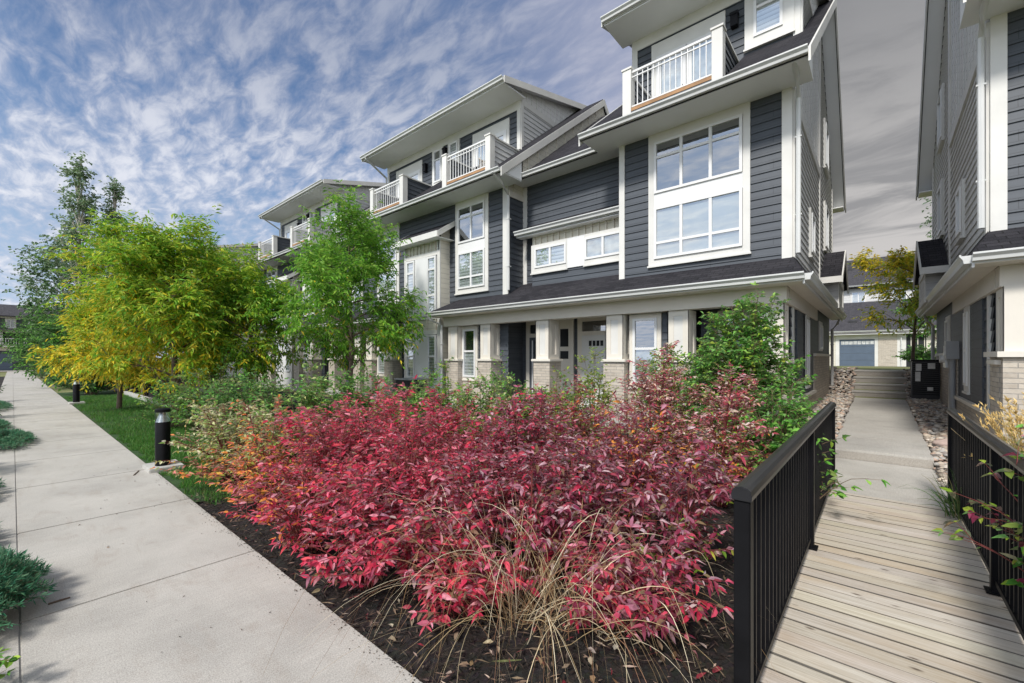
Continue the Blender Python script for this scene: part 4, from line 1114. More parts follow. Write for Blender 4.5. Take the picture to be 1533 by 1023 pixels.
# ================================================================== plants
def unit(v): return v / np.maximum(np.linalg.norm(v, axis=-1, keepdims=True), 1e-9)
def leaf_mesh(name, P, D, U, L, W, C, mat, parent, full=True, fold=.22, sag=.18, loc=None):
    """P base points, D directions, U rough leaf normals, L/W sizes, C colours; one mesh of many leaves"""
    P, D, U = map(np.asarray, (P, D, U)); D = unit(D)
    S = unit(np.cross(D, U)); Nn = np.cross(S, D)
    L = np.asarray(L)[:, None]; W = np.asarray(W)[:, None]
    n = len(P)
    n = len(P); rl = np.random.default_rng(n)
    sag = sag * rl.uniform(-.6, 2.6, (n, 1)); fold = fold * rl.uniform(.2, 2.0, (n, 1)); W = W * rl.uniform(.7, 1.25, (n, 1))
    tip = P + D * L - Nn * L * sag
    if full:
        rm = P + D * L * .5 - Nn * W * .02
        l1 = P + D * L * .26 + S * W * .46 + Nn * W * fold; r1 = P + D * L * .26 - S * W * .46 + Nn * W * fold
        l2 = P + D * L * .62 + S * W * .40 + Nn * (W * fold * .8 - L * sag * .45); r2 = P + D * L * .62 - S * W * .40 + Nn * (W * fold * .8 - L * sag * .45)
        V = np.stack([P, rm, tip, l1, l2, r1, r2], 1).reshape(-1, 3)
        base = np.array([0, 3, 4, 1, 1, 4, 2, 0, 1, 6, 5, 1, 2, 6]); cnt = np.tile([4, 3, 4, 3], n); k = 7
    else:
        l = P + D * L * .45 + S * W * .5 + Nn * W * fold; r = P + D * L * .45 - S * W * .5 + Nn * W * fold
        V = np.stack([P, l, tip, r], 1).reshape(-1, 3)
        base = np.array([0, 1, 2, 0, 2, 3]); cnt = np.tile([3, 3], n); k = 4
    idx = (np.arange(n)[:, None] * k + base[None, :]).ravel()
    T = np.repeat(np.clip(np.asarray(C), 0, 1), k, axis=0)
    return np_obj(name, V, cnt, idx, mat, T, parent, loc=loc)

def stem_mesh(name, chains, mat, parent, n=5):
    """chains: list of (points (k,3), radii (k,))"""
    V, I, cnt = [], [], []; o = 0
    ang = np.linspace(0, 2 * np.pi, n, endpoint=False)
    for pts, rad in chains:
        pts = np.asarray(pts, float); rad = np.asarray(rad, float); k = len(pts)
        t = unit(np.gradient(pts, axis=0))
        ref = np.where(np.abs(t[:, 2:3]) > .9, np.array([[1., 0, 0]]), np.array([[0, 0, 1.]]))
        a = unit(np.cross(t, ref)); b = np.cross(t, a)
        ring = pts[:, None, :] + (a[:, None, :] * np.cos(ang)[None, :, None] + b[:, None, :] * np.sin(ang)[None, :, None]) * rad[:, None, None]
        V.append(ring.reshape(-1, 3))
        i = np.arange(k - 1)[:, None] * n + np.arange(n)[None, :] + o
        j = np.arange(k - 1)[:, None] * n + (np.arange(n)[None, :] + 1) % n + o
        q = np.stack([i, j, j + n, i + n], -1).reshape(-1, 4)
        I.append(q.ravel()); cnt += [4] * len(q); o += k * n
    return np_obj(name, np.concatenate(V), cnt, np.concatenate(I), mat, None, parent, smooth=True)

def bez(a, b, c, k=7):
    t = np.linspace(0, 1, k)[:, None]
    return a * (1 - t) ** 2 + b * 2 * t * (1 - t) + c * t ** 2
def pick(rng, n, cols, w):
    cols = np.array(cols); i = rng.choice(len(cols), n, p=np.array(w) / sum(w))
    return cols[i] * rng.uniform(.75, 1.25, (n, 1)) * rng.uniform(.92, 1.08, (n, 3))

CRIMSON = [(.62, .045, .10), (.74, .11, .18), (.46, .03, .07), (.78, .34, .40), (.27, .025, .05), (.70, .08, .11), (.72, .19, .26), (.62, .045, .10), (.70, .10, .15), (.30, .17, .11)]
DUSTY = [(.34, .06, .11), (.46, .17, .23), (.24, .03, .07), (.64, .45, .47), (.17, .03, .05), (.44, .07, .11), (.24, .16, .09), (.54, .28, .33)]
CREAMG = [(.36, .46, .12), (.54, .58, .26), (.22, .36, .08), (.70, .68, .44), (.44, .36, .14)]
ORANGE = [(.78, .24, .07), (.80, .34, .07), (.68, .14, .09), (.70, .44, .08), (.38, .38, .07), (.74, .26, .22)]
REDGREEN = [(.46, .07, .09), (.58, .26, .26), (.22, .32, .06), (.32, .38, .10), (.56, .18, .06), (.34, .05, .07), (.60, .44, .36)]
GREEN = [(.11, .33, .045), (.19, .43, .07), (.07, .21, .03), (.32, .50, .11), (.18, .36, .10)]
LIME = [(.25, .38, .04), (.34, .43, .06), (.18, .31, .04), (.42, .42, .07)]
DKGREEN = [(.04, .12, .03), (.07, .17, .04), (.03, .08, .025), (.10, .20, .06)]
def pal_flat(cols, w=None):
    return lambda P, h, rng: pick(rng, len(P), cols, w or [1] * len(cols))
def pal_height(lo, hi, mid=.55, blend=.18):
    def f(P, h, rng):
        t = rng.uniform(0, 1, len(P)) < 1 / (1 + np.exp(-(P[:, 2] / h - mid) / (blend * .4)))
        return np.where(t[:, None], pick(rng, len(P), hi, [1] * len(hi)), pick(rng, len(P), lo, [1] * len(lo)))
    return f

def shrub(name, label, cat, loc, h, r, pal, nstem=26, leaf=(.062, .026), full=True, group=None, seed=1, twig='red_twig', lm='dogwood_leaf', droop=.55, pairs=3, tw=9, low=.22, sx=1.0, lean=(0, 0), twl=1.0):
    rng = np.random.default_rng(seed)
    root = thing(name, loc, label, cat, group)
    P, D, U, Ls = [], [], [], []; chains = []
    for s in range(nstem):
        az = rng.uniform(0, 2 * np.pi); q = np.sqrt(rng.uniform(0, 1))
        tip = np.array([r * sx * q * np.cos(az) + lean[0] * q, r * q * np.sin(az) + lean[1] * q, h * (1 - .66 * q ** 2.4) * (rng.uniform(.74, 1.04) if rng.uniform() < .86 else rng.uniform(1.06, 1.22))])
        base = np.array([.14 * r * np.cos(az) * rng.uniform(.2, 1), .14 * r * np.sin(az) * rng.uniform(.2, 1), -.03])
        mid = np.array([tip[0] * .38, tip[1] * .38, tip[2] * rng.uniform(.62, .9)])
        pts = bez(base, mid, tip, 9); chains.append((pts, np.linspace(.008, .0025, 9) * (h / 1.2) ** .5))
        ln = np.linalg.norm(np.diff(pts, axis=0), axis=1).sum()
        for t in rng.uniform(low, 1, int(tw * ln / .9)) ** .8:
            i = min(int(t * 8), 7); f = t * 8 - i
            p = pts[i] * (1 - f) + pts[i + 1] * f; sd = unit(pts[i + 1] - pts[i])
            a2 = rng.uniform(0, 2 * np.pi)
            out = np.array([np.cos(a2), np.sin(a2), rng.uniform(-.1, .6)]) + unit(np.array([p[0], p[1], .001])) * .5 + sd * .5
            d = unit(out); tl = rng.uniform(.10, .24) * twl
            e = p + d * tl + np.array([0, 0, -.02 * droop]); chains.append((np.stack([p, (p + e) / 2 + [0, 0, .008], e]), np.array([.0028, .0022, .0012])))
            sdv = unit(np.cross(d, [0, 0, 1.]))
            for k in range(pairs):
                fr_ = (k + 1) / pairs; pp = p + (e - p) * fr_
                for sg in (-1, 1):
                    ld = d * rng.uniform(.3, .8) + sdv * sg * rng.uniform(.5, 1.1) + np.array([0, 0, -droop * rng.uniform(.3, 1.5)])
                    P.append(pp); D.append(ld); U.append(np.array([p[0] * .5 / r, p[1] * .5 / r, 1]) + rng.normal(0, .45, 3)); Ls.append(rng.uniform(.45, 1.3))
            P.append(e); D.append(d + [0, 0, -droop * .6] + rng.normal(0, .2, 3)); U.append(np.array([0, 0, 1]) + rng.normal(0, .4, 3)); Ls.append(rng.uniform(.8, 1.25))
    P = np.array(P); D = np.array(D); U = np.array(U); Ls = np.array(Ls)
    keep = P[:, 2] > .02
    P, D, U, Ls = P[keep], D[keep], U[keep], Ls[keep]
    C = pal(P, h, rng)
    lo = np.array(loc)
    stem_mesh('branches', [(c + lo, rd) for c, rd in chains], twig, root, 4)
    leaf_mesh('foliage', P + lo, D, U, leaf[0] * Ls, leaf[1] * Ls * rng.uniform(.85, 1.15, len(Ls)), C, lm, root, full)
    return root

# ---- the dogwood bed beside the footbridge
GR = 'dogwood shrubs in autumn colour in the mulch bed'
def sp(px, d, *a, **k):
    p = at(px, d, 0); return (round(p.x, 3), round(p.y, 3), -.02)
PINKC = [(.62, .20, .24), (.74, .48, .46), (.50, .09, .12), (.80, .66, .56), (.40, .06, .09), (.62, .34, .26), (.44, .42, .16)]
BED = [
 (352, 5.6, 1.20, .74, pal_height(ORANGE + CREAMG[:3], CREAMG, .36), 'cream and green variegated dogwood with orange lower leaves, beside the near bollard'),
 (395, 4.7, 1.02, .60, pal_height(ORANGE, ORANGE[:3] + CREAMG[:3], .6), 'orange and yellow turning shrub between the variegated shrub and the crimson mass'),
 (462, 3.72, 1.00, .56, pal_flat(CRIMSON + ORANGE[:2]), 'crimson and orange shrub nearest the pavement edge'),
 (500, 4.6, 1.24, .66, pal_flat(CRIMSON), 'deep crimson shrub just right of the orange turning shrub'),
 (548, 3.15, .86, .50, pal_flat(CRIMSON + DUSTY[:2]), 'low crimson shrub drooping over the mulch in front of the crimson mass'),
 (605, 3.85, 1.12, .62, pal_flat(CRIMSON), 'brightest crimson shrub in the middle of the bed'),
 (640, 4.9, 1.20, .72, pal_flat(CRIMSON), 'crimson shrub in the middle row with the densest bright leaves'),
 (560, 5.8, 1.18, .75, pal_flat(CRIMSON + CRIMSON[:3] + REDGREEN[:2]), 'crimson shrub behind, reaching up toward the green tree'),
 (690, 5.8, 1.10, .75, pal_flat(CRIMSON + REDGREEN[:3]), 'tall red shrub in front of the paired front doors'),
 (672, 3.12, .88, .52, pal_flat(CRIMSON + DUSTY), 'red and plum shrub behind the dry straw grass clump'),
 (725, 3.8, 1.10, .58, pal_flat(CRIMSON[:5] + DUSTY), 'purplish crimson shrub at the centre of the bed'),
 (775, 4.6, 1.26, .68, pal_flat(DUSTY + CRIMSON[:2]), 'dusty plum shrub with pale pinkish leaves right of the crimson mass'),
 (800, 3.2, .84, .50, pal_flat(DUSTY + CRIMSON[:3]), 'low red plum shrub mixed with the straw grass stalks'),
 (872, 3.35, 1.02, .58, pal_flat(DUSTY), 'dark plum shrub leaning over the straw grass'),
 (850, 5.8, 1.20, .75, pal_flat(REDGREEN + DUSTY[:3]), 'reddish green shrub below the brick porch pier'),
 (945, 4.2, 1.25, .66, pal_flat(DUSTY + REDGREEN[:2] + ORANGE[:2]), 'maroon shrub with a few orange leaves near the railing'),
 (985, 5.9, 1.62, .74, pal_height(REDGREEN + LIME[:2], PINKC, .5), 'tall pinkish red shrub standing before the porch window'),
 (1020, 3.25, 1.00, .44, pal_height(LIME + DUSTY, DUSTY, .4), 'plum shrub pressed against the near railing post'),
 (1075, 4.9, 1.32, .60, pal_height(REDGREEN + ORANGE[:2] + LIME[:2], PINKC + REDGREEN[:2], .5), 'red green shrub along the middle of the railing'),
 (1100, 6.4, 1.50, .66, pal_height(GREEN + LIME + REDGREEN[:2], PINKC + LIME[:1], .6), 'half green half red shrub under the leafy green bush'),
 (975, 2.62, .55, .36, pal_flat(DUSTY + CRIMSON[:2]), 'small low plum shrub in the mulch beside the railing foot'),
 (905, 2.70, .46, .34, pal_flat(CRIMSON + DUSTY[:3]), 'lowest crimson sprig shrub in the open mulch right of the straw grass'),
 (690, 2.78, .44, .34, pal_flat(CRIMSON), 'small crimson sprig shrub growing through the left side of the straw grass'),
 (770, 6.9, 1.15, .70, pal_height(GREEN + LIME, GREEN + REDGREEN[:3], .6), 'green and pink mixed shrub close to the porch'),
]
for i, (px, d, h, r, pal, lab) in enumerate(BED):
    near = d < 4.6
    n = int(36 * (r / .65) ** 1.4)
    if d < 3: n = 22
    lm = (.064, .025) if d < 3.6 else (.056, .022) if near else (.056, .023)
    shrub('dogwood_shrub', lab, 'shrub', sp(px, d), h, r, pal, n, lm, True, GR, 100 + i, pairs=4, tw=12 if near else 13, low=.10, droop=.42 if px > 700 and near else .28)

# ---- green plants along the house front and rail
GG = 'green shrubs along the house front'
GREENS = [
 (455, 6.8, 1.30, .95, pal_height(LIME, GREEN + CREAMG[:2], .5), 'pale green leafy shrub left of the crimson shrubs', (.06, .03)),
 (375, 7.6, 1.35, 1.0, pal_flat(DKGREEN[:2] + GREEN), 'green shrub with a few darker leaves behind the variegated dogwood', (.06, .03)),
 (535, 7.8, 1.45, 1.0, pal_flat(GREEN), 'bright green shrub under the green tree', (.06, .03)),
 (620, 7.6, 1.32, .85, pal_flat(GREEN + LIME[:1]), 'bright green shrub hiding the low air conditioner', (.055, .03)),
 (676, 8.0, 1.50, .50, pal_flat(LIME + GREEN[:2]), 'yellowish upright shrub below the narrow porch window', (.05, .026)),
 (762, 7.9, 1.50, .46, pal_flat(GREEN + CREAMG[:2]), 'wispy green shrub in front of the dark porch entry', (.05, .026)),
 (888, 7.8, 1.45, .5, pal_flat(LIME + CREAMG[:1]), 'wispy lime shrub in front of the pale front door', (.05, .024)),
 (720, 7.2, 1.25, .7, pal_flat(GREEN + CREAMG), 'low cream and green shrub between red shrubs and porch', (.055, .028)),
 (830, 7.3, 1.22, .7, pal_flat(LIME + GREEN + REDGREEN[:1]), 'low mixed green shrub below the middle brick pier', (.055, .028)),
]
for i, (px, d, h, r, pal, lab, lf) in enumerate(GREENS):
    shrub('garden_shrub', lab, 'shrub', sp(px, d), h, r, pal, int(42 * (r / .8) ** .8), (lf[0] * 1.2, lf[1] * 1.25), False, GG, 300 + i, 'brown_twig', 'green_leaf', .3, 3, 10)
shrub('leafy_bush', 'tall bright green bush at the corner of the house beside the path', 'shrub', (-1.72, 7.85, -.02), 2.6, .95, pal_height(GREEN, GREEN + GREEN + LIME[:2], .5), 95, (.08, .046), False, None, 400, 'brown_twig', 'green_leaf', .35, 3, 11, low=.1)
shrub('leafy_bush', 'lime green lower bush in front of the porch recess window', 'shrub', (-2.75, 7.7, -.02), 1.75, .75, pal_flat(LIME + GREEN), 55, (.07, .038), False, None, 401, 'brown_twig', 'green_leaf', .35, 3, 10, low=.15)
shrub('leafy_bush', 'deep green bush at the far end of the left railing', 'shrub', (-1.12, 6.9, -.02), 1.35, .60, pal_flat(GREEN + GREEN[:2]), 46, (.07, .04), False, None, 402, 'brown_twig', 'green_leaf', .4, 3, 10, low=.1)
shrub('leafy_bush', 'green sprig of leaves pushing through the left railing onto the deck', 'shrub', (-.62, 5.35, -.02), 1.0, .26, pal_flat(GREEN[:4] + LIME[:1]), 7, (.085, .045), True, None, 403, 'brown_twig', 'green_leaf', .5, 2, 8, low=.3, lean=(.22, 0))
shrub('leafy_bush', 'purple and green leaved shrub reaching through the right railing', 'shrub', (.95, 3.75, -.02), 1.15, .42, pal_height(GREEN + LIME[:2], GREEN + LIME[:2] + REDGREEN[2:4] + DUSTY[2:5:2] + DUSTY[6:7], .5), 26, (.066, .036), True, None, 404, 'red_twig', 'dogwood_leaf', .5, 2, 8, low=.2, lean=(-.22, 0))
shrub('leafy_bush', 'red and green leaved shrub at the foot of the tan feather grass', 'shrub', (1.15, 4.9, -.02), 1.08, .5, pal_height(GREEN, GREEN + REDGREEN + ORANGE[:2], .6), 26, (.075, .04), True, None, 405, 'red_twig', 'dogwood_leaf', .5, 3, 8)

# ---- grasses
def straw_clump(label, loc, n, seed, cols, sc=1.0):
    rng = np.random.default_rng(seed); V, I, cnt, T = [], [], [], []; o = 0; seg = 13
    root = thing('straw_grass', loc, label, 'ornamental grass'); lo = np.array(loc); t = np.linspace(0, 1, seg)[:, None]
    for i in range(n):
        az = rng.uniform(0, 2 * np.pi); az2 = az + rng.normal(0, .45); d1 = np.array([np.cos(az) * 1.25, np.sin(az) * .8, 0]); d2 = np.array([np.cos(az2), np.sin(az2), 0])
        b = d1 * rng.uniform(0, .34) + lo; hz = rng.uniform(.22, .95) * sc; r1 = rng.uniform(.1, .4) * sc; r2 = r1 + rng.uniform(.2, .9) * sc
        c1 = b + d1 * r1 * 1.0 + [0, 0, hz * .95]; e = b + d2 * r2 + [0, 0, hz * rng.uniform(-.25, .75)]; c2 = b + d2 * (r1 + (r2 - r1) * .55) + [0, 0, hz * rng.uniform(1.0, 1.25)]
        pts = b * (1 - t) ** 3 + 3 * c1 * t * (1 - t) ** 2 + 3 * c2 * t ** 2 * (1 - t) + e * t ** 3
        pts += np.sin(t * rng.uniform(3, 9) + rng.uniform(0, 6)) * rng.normal(0, .012, 3) * t
        pts[:, 2] = np.maximum(pts[:, 2], rng.uniform(0, .03))
        w = rng.choice([.0013, .0018, .0026], p=[.4, .4, .2]) * (1 - .8 * t ** 2); sd = unit(np.cross(np.gradient(pts, axis=0), rng.normal(0, 1, 3)))
        V.append(np.stack([pts - sd * w, pts + sd * w], 1).reshape(-1, 3)); k = np.arange(seg - 1) * 2 + o
        I.append(np.stack([k, k + 1, k + 3, k + 2], -1).ravel()); cnt += [4] * (seg - 1); o += seg * 2
        T.append(np.tile(np.array(cols[rng.integers(len(cols))]) * rng.uniform(.7, 1.25), (seg * 2, 1)))
    np_obj('blades', np.concatenate(V), cnt, np.concatenate(I), 'straw', np.concatenate(T), root)
def grass_clump(name, label, loc, n, h, spread, cols, width=.004, arch=.6, plume=0, seed=1, mat='straw', cat='ornamental grass', hmin=.5, seg=7, kink=.04):
    rng = np.random.default_rng(seed); V, I, cnt, T = [], [], [], []; o = 0
    root = thing(name, loc, label, cat)
    lo = np.array(loc); PL = []
    for i in range(n):
        az = rng.uniform(0, 2 * np.pi); L = h * rng.uniform(hmin, 1.1); s = spread * (rng.uniform(.15, 1) if kink < .1 else rng.uniform(.4, 1.1))
        dr = np.array([np.cos(az), np.sin(az), 0]); b = dr * rng.uniform(0, .12) + lo
        t = np.linspace(0, 1, seg)[:, None]
        kk_ = np.cumsum(rng.normal(0, kink * .5, (seg, 3)), 0) * t
        pts = b + dr * s * (t ** 1.6) + np.array([0, 0, 1]) * L * (t - arch * t ** 3 * s / max(spread, .01)) + kk_ * L
        pts[:, 2] = np.maximum(pts[:, 2], rng.uniform(0, .04))
        w = width * rng.uniform(.6, 1.3) * (1 - .85 * t ** 2)
        sd = unit(np.cross(np.gradient(pts, axis=0), rng.normal(0, 1, 3)))
        ring = np.stack([pts - sd * w, pts + sd * w], 1).reshape(-1, 3)
        V.append(ring); k = np.arange(seg - 1) * 2 + o
        I.append(np.stack([k, k + 1, k + 3, k + 2], -1).ravel()); cnt += [4] * (seg - 1); o += seg * 2
        c = np.array(cols[rng.integers(len(cols))]) * rng.uniform(.7, 1.25); T.append(np.tile(c, (seg * 2, 1)))
        if plume: PL.append((pts[-1], unit(pts[-1] - pts[-2])))
    np_obj('blades', np.concatenate(V), cnt, np.concatenate(I), mat, np.concatenate(T), root)
    if plume:
        P, D, U, C = [], [], [], []
        for p, d in PL[::2]:
            for j in range(22):
                f = rng.uniform(-1, .12); P.append(p + d * f * plume); D.append(d + rng.normal(0, .28, 3)); U.append(rng.normal(0, 1, 3)); C.append(np.array((.78, .58, .25)) * rng.uniform(.7, 1.2))
        leaf_mesh('plumes', P, D, U, np.full(len(P), .045), np.full(len(P), .010), C, mat, root, False)
    return root
STRAW = [(.66, .54, .34), (.46, .34, .18), (.78, .68, .48), (.34, .22, .11), (.30, .16, .09)]
p = at(770, 2.72); straw_clump('dead straw-coloured grass clump arching over the mulch among red shrubs', (p.x, p.y, -.03), 230, 21, STRAW, .98)
p = at(860, 2.68); straw_clump('thin wisps of dead straw grass beside the small plum shrub', (p.x, p.y, -.03), 80, 22, STRAW, .85)
grass_clump('feather_grass', 'golden feather reed grass behind the right railing, nearer clump', (1.06, 5.75, -.03), 240, 1.32, .40, [(.55, .42, .2), (.40, .36, .14), (.62, .5, .28), (.2, .25, .07)], .005, .25, .2, 23, hmin=.7)
grass_clump('feather_grass', 'golden feather reed grass against the brick corner, farther clump', (1.55, 7.1, -.03), 240, 1.35, .45, [(.55, .42, .2), (.40, .36, .14), (.62, .5, .28)], .005, .25, .2, 24, hmin=.7)
grass_clump('green_grass', 'green arching grass tuft at the foot of the right railing', (.64, 6.3, -.03), 90, .62, .42, [(.05, .13, .03), (.08, .18, .05), (.14, .2, .07), (.3, .27, .12)], .0045, .6, 0, 25, 'grass_blade')

def lawn_blades(x0, x1, y0, y1, n, hh, seed):
    rng = np.random.default_rng(seed)
    x = rng.uniform(x0, x1, n); y = rng.uniform(y0, y1, n)
    # ragged margins and thin patches
    edge = y0 + .07 + .05 * np.sin(x * 5) + .04 * np.sin(x * 13); k = (y > edge) & (rng.uniform(0, 1, n) < .45 + .55 * (np.sin(x * 2.1 + y * 3) * .5 + .5) ** .5)
    x, y = x[k], y[k]; n = len(x)
    a = rng.uniform(0, 2 * np.pi, n); h = hh * rng.uniform(.5, 1.2, n); w = .004
    b = np.stack([x, y, np.full(n, -.025)], -1); s = np.stack([np.cos(a), np.sin(a), 0 * a], -1)
    tip = b + np.stack([rng.normal(0, .35, n) * h, rng.normal(0, .35, n) * h, h], -1)
    V = np.stack([b - s * w, b + s * w, tip], 1).reshape(-1, 3)
    C = pick(rng, n, [(.06, .19, .03), (.09, .24, .035), (.045, .14, .022), (.15, .22, .05), (.21, .19, .08)], [4, 4, 3, 1.2, .5])
    return np_obj('grass', V, [3] * n, np.arange(3 * n), 'grass_blade', np.repeat(C, 3, 0))
g = lawn_blades(-13, -5.7, 1.36, 3.3, 52000, .075, 31); tag(g, kind='stuff')
g2 = lawn_blades(-26, -13, 1.36, 3.3, 30000, .09, 32); tag(g2, kind='stuff')

# ---- wood chips and fallen leaves on the mulch
def litter(n, x0, x1, y0, y1, seed):
    rng = np.random.default_rng(seed)
    P = np.stack([rng.uniform(x0, x1, n), rng.uniform(y0, y1, n), rng.uniform(-.03, .012, n)], -1)
    a = rng.uniform(0, 2 * np.pi, n); D = np.stack([np.cos(a), np.sin(a), rng.normal(0, .25, n)], -1)
    U = np.array([0, 0, 1.]) + rng.normal(0, .3, (n, 3))
    C = pick(rng, n, [(.03, .022, .017), (.07, .05, .04), (.16, .11, .075), (.34, .27, .20), (.015, .012, .01), (.22, .05, .05)], [6, 5, 2.2, .55, 6, .3])
    o = leaf_mesh('wood_chips', P, D, U, rng.uniform(.015, .10, n) , rng.uniform(.004, .016, n), C, 'litter', None, False, .15, .02)
    return tag(o, kind='stuff')
litter(20000, -6.3, -.55, 1.37, 5.0, 41)
litter(3500, .75, 3, 2.0, 7, 42)
rng = np.random.default_rng(47); n = 900
P = np.stack([rng.uniform(-8, -.7, n), 1.36 - np.abs(rng.normal(0, .035, n)) * rng.uniform(.2, 1.6, n), np.full(n, .004)], -1); a = rng.uniform(0, 6.28, n)
tag(leaf_mesh('soil_crumbs', P, np.stack([np.cos(a), np.sin(a), rng.uniform(0, .2, n)], -1), np.array([0, 0, 1.]) + rng.normal(0, .3, (n, 3)), rng.uniform(.004, .016, n), rng.uniform(.003, .009, n), pick(rng, n, [(.03, .022, .016), (.08, .06, .04), (.2, .15, .1)], [3, 2, 1]), 'litter', None, False), kind='stuff')
rng = np.random.default_rng(43); n = 170
P = np.stack([rng.uniform(-5, -.6, n), rng.uniform(1.42, 3.0, n), rng.uniform(.0, .02, n)], -1); a = rng.uniform(0, 6.28, n)
n3 = 46; P3 = np.stack([rng.uniform(-9, -.8, n3), rng.uniform(.05, 1.35, n3) ** .7, np.full(n3, .006)], -1); a3 = rng.uniform(0, 6.28, n3)
tag(leaf_mesh('pavement_litter', P3, np.stack([np.cos(a3), np.sin(a3), rng.uniform(0, .12, n3)], -1), np.array([0, 0, 1.]) + rng.normal(0, .2, (n3, 3)), rng.uniform(.008, .03, n3), rng.uniform(.003, .011, n3),
    pick(rng, n3, [(.12, .08, .05), (.3, .2, .1), (.05, .04, .03)], [2, 1, 2]), 'litter', None, False), kind='stuff')
tag(leaf_mesh('fallen_leaves', P, np.stack([np.cos(a), np.sin(a), rng.normal(0, .3, n)], -1), np.array([0, 0, 1.]) + rng.normal(0, .5, (n, 3)), rng.uniform(.04, .075, n), rng.uniform(.02, .035, n),
    pick(rng, n, [(.5, .38, .25), (.4, .06, .08), (.55, .45, .36), (.3, .2, .1)], [2, 2, 1, 2]), 'dogwood_leaf', None, True), kind='stuff')

# twigs dropped on the pavement
tw = MB(); p, q = at(72, 2.86, .006), at(105, 2.94, .006); tw.tube([p, (p + q) / 2, q], [.006, .007, .005], 6); tag(obj('twig', tw, 'brown_bark', None, loc=(p.x, p.y, 0)), 'dark twig lying on the pavement near the slab joint', 'twig')
tw = MB(); p, q = at(200, 6.0, .006), at(208, 6.25, .006); tw.tube([p, (p + q) / 2, q], [.007, .008, .006], 6); tag(obj('twig', tw, 'brown_bark', None, loc=(p.x, p.y, 0)), 'short dark stick on the pavement beside the bollard pad', 'twig')

# ---- junipers and low plants on the left of the pavement
def juniper(label, loc, rx, ry, h, n, seed, cols=None, name='juniper', size=1.0):
    rng = np.random.default_rng(seed); root = thing(name, loc, label, 'juniper')
    P, D, U, chains = [], [], [], []; lo = np.array(loc)
    for i in range(n):
        az = rng.uniform(0, 2 * np.pi); q = rng.uniform(.15, 1) ** .6
        e = np.array([rx * q * np.cos(az), ry * q * np.sin(az), h * (1 - .8 * q ** 2) * rng.uniform(.6, 1.15) + .03])
        s = e * np.array([.55, .55, .4]); pts = bez(s, (s + e) / 2 + [0, 0, .05], e, 6); chains.append((pts + lo, np.linspace(.004, .0015, 6)))
        d = unit(e - s)
        for t in np.linspace(.1, 1, 9):
            pp = s + (e - s) * t + [0, 0, .1 * t * (1 - t)]
            for k in range(5):
                P.append(pp + rng.normal(0, .008, 3)); D.append(d * .9 + rng.normal(0, .55, 3) + [0, 0, .1]); U.append(rng.normal(0, 1, 3) + [0, 0, 1])
    n2 = len(P); cols = cols or [(.05, .20, .11), (.08, .28, .15), (.03, .13, .07), (.14, .33, .18)]
    stem_mesh('branches', chains, 'brown_twig', root, 4)
    leaf_mesh('foliage', np.array(P) + lo, D, U, rng.uniform(.03, .065, n2) * size, rng.uniform(.006, .011, n2) * size, pick(rng, n2, cols, [1] * len(cols)), 'green_leaf', root, False, .1, .05)
juniper('feathery blue-green juniper spilling onto the pavement, nearest the camera', (-4.42, -.24, 0), .74, .42, .34, 420, 51)
for i, (xx, yy, rx, lab) in enumerate([(-6.1, -.52, .8, 'blue-green juniper edge peeking in between the near juniper and the creeping one'), (-8.1, -.5, .9, 'low juniper tuft close to the creeping juniper on its near side'), (-15.2, -.42, 1.4, 'long low juniper strip beyond the creeping juniper'), (-21.5, -.42, 1.8, 'far low juniper strip along the left pavement edge')]):
    juniper(lab, (xx, yy, 0), rx, .42, .22, 190, 151 + i, size=1.2)
p = at(8, 8.2); juniper('blue-green juniper creeping over the pavement edge, farther along', (p.x, -.12, 0), 1.3, .42, .20, 200, 52, size=1.3)
shrub('low_shrub', 'small yellow-green leafy shrub at the very bottom corner of the pavement', 'shrub', (-3.30, -.20, -.02), .20, .24, pal_flat(LIME + GREEN), 34, (.04, .026), True, None, 53, 'brown_twig', 'green_leaf', .2, 3, 14, low=.1, twl=.5)
for i, (xx, hh, lab, cols) in enumerate([(-13.0, .85, 'dark green clipped shrub at the pavement edge beyond the juniper', DKGREEN + GREEN[:1]), (-18.5, .95, 'rounded green shrub farther along the left pavement edge', DKGREEN), (-25, 1.0, 'farthest dark shrub along the left pavement edge', DKGREEN), (-9.9, .75, 'leafy green shrub just past the creeping juniper', GREEN + DKGREEN)]):
    shrub('border_shrub', lab, 'shrub', (xx, -.80, -.02), hh, .62, pal_flat(cols), 34, (.06, .04), False, 'shrubs on the left pavement edge', 54 + i, 'brown_twig', 'green_leaf', .3, 3, 8)

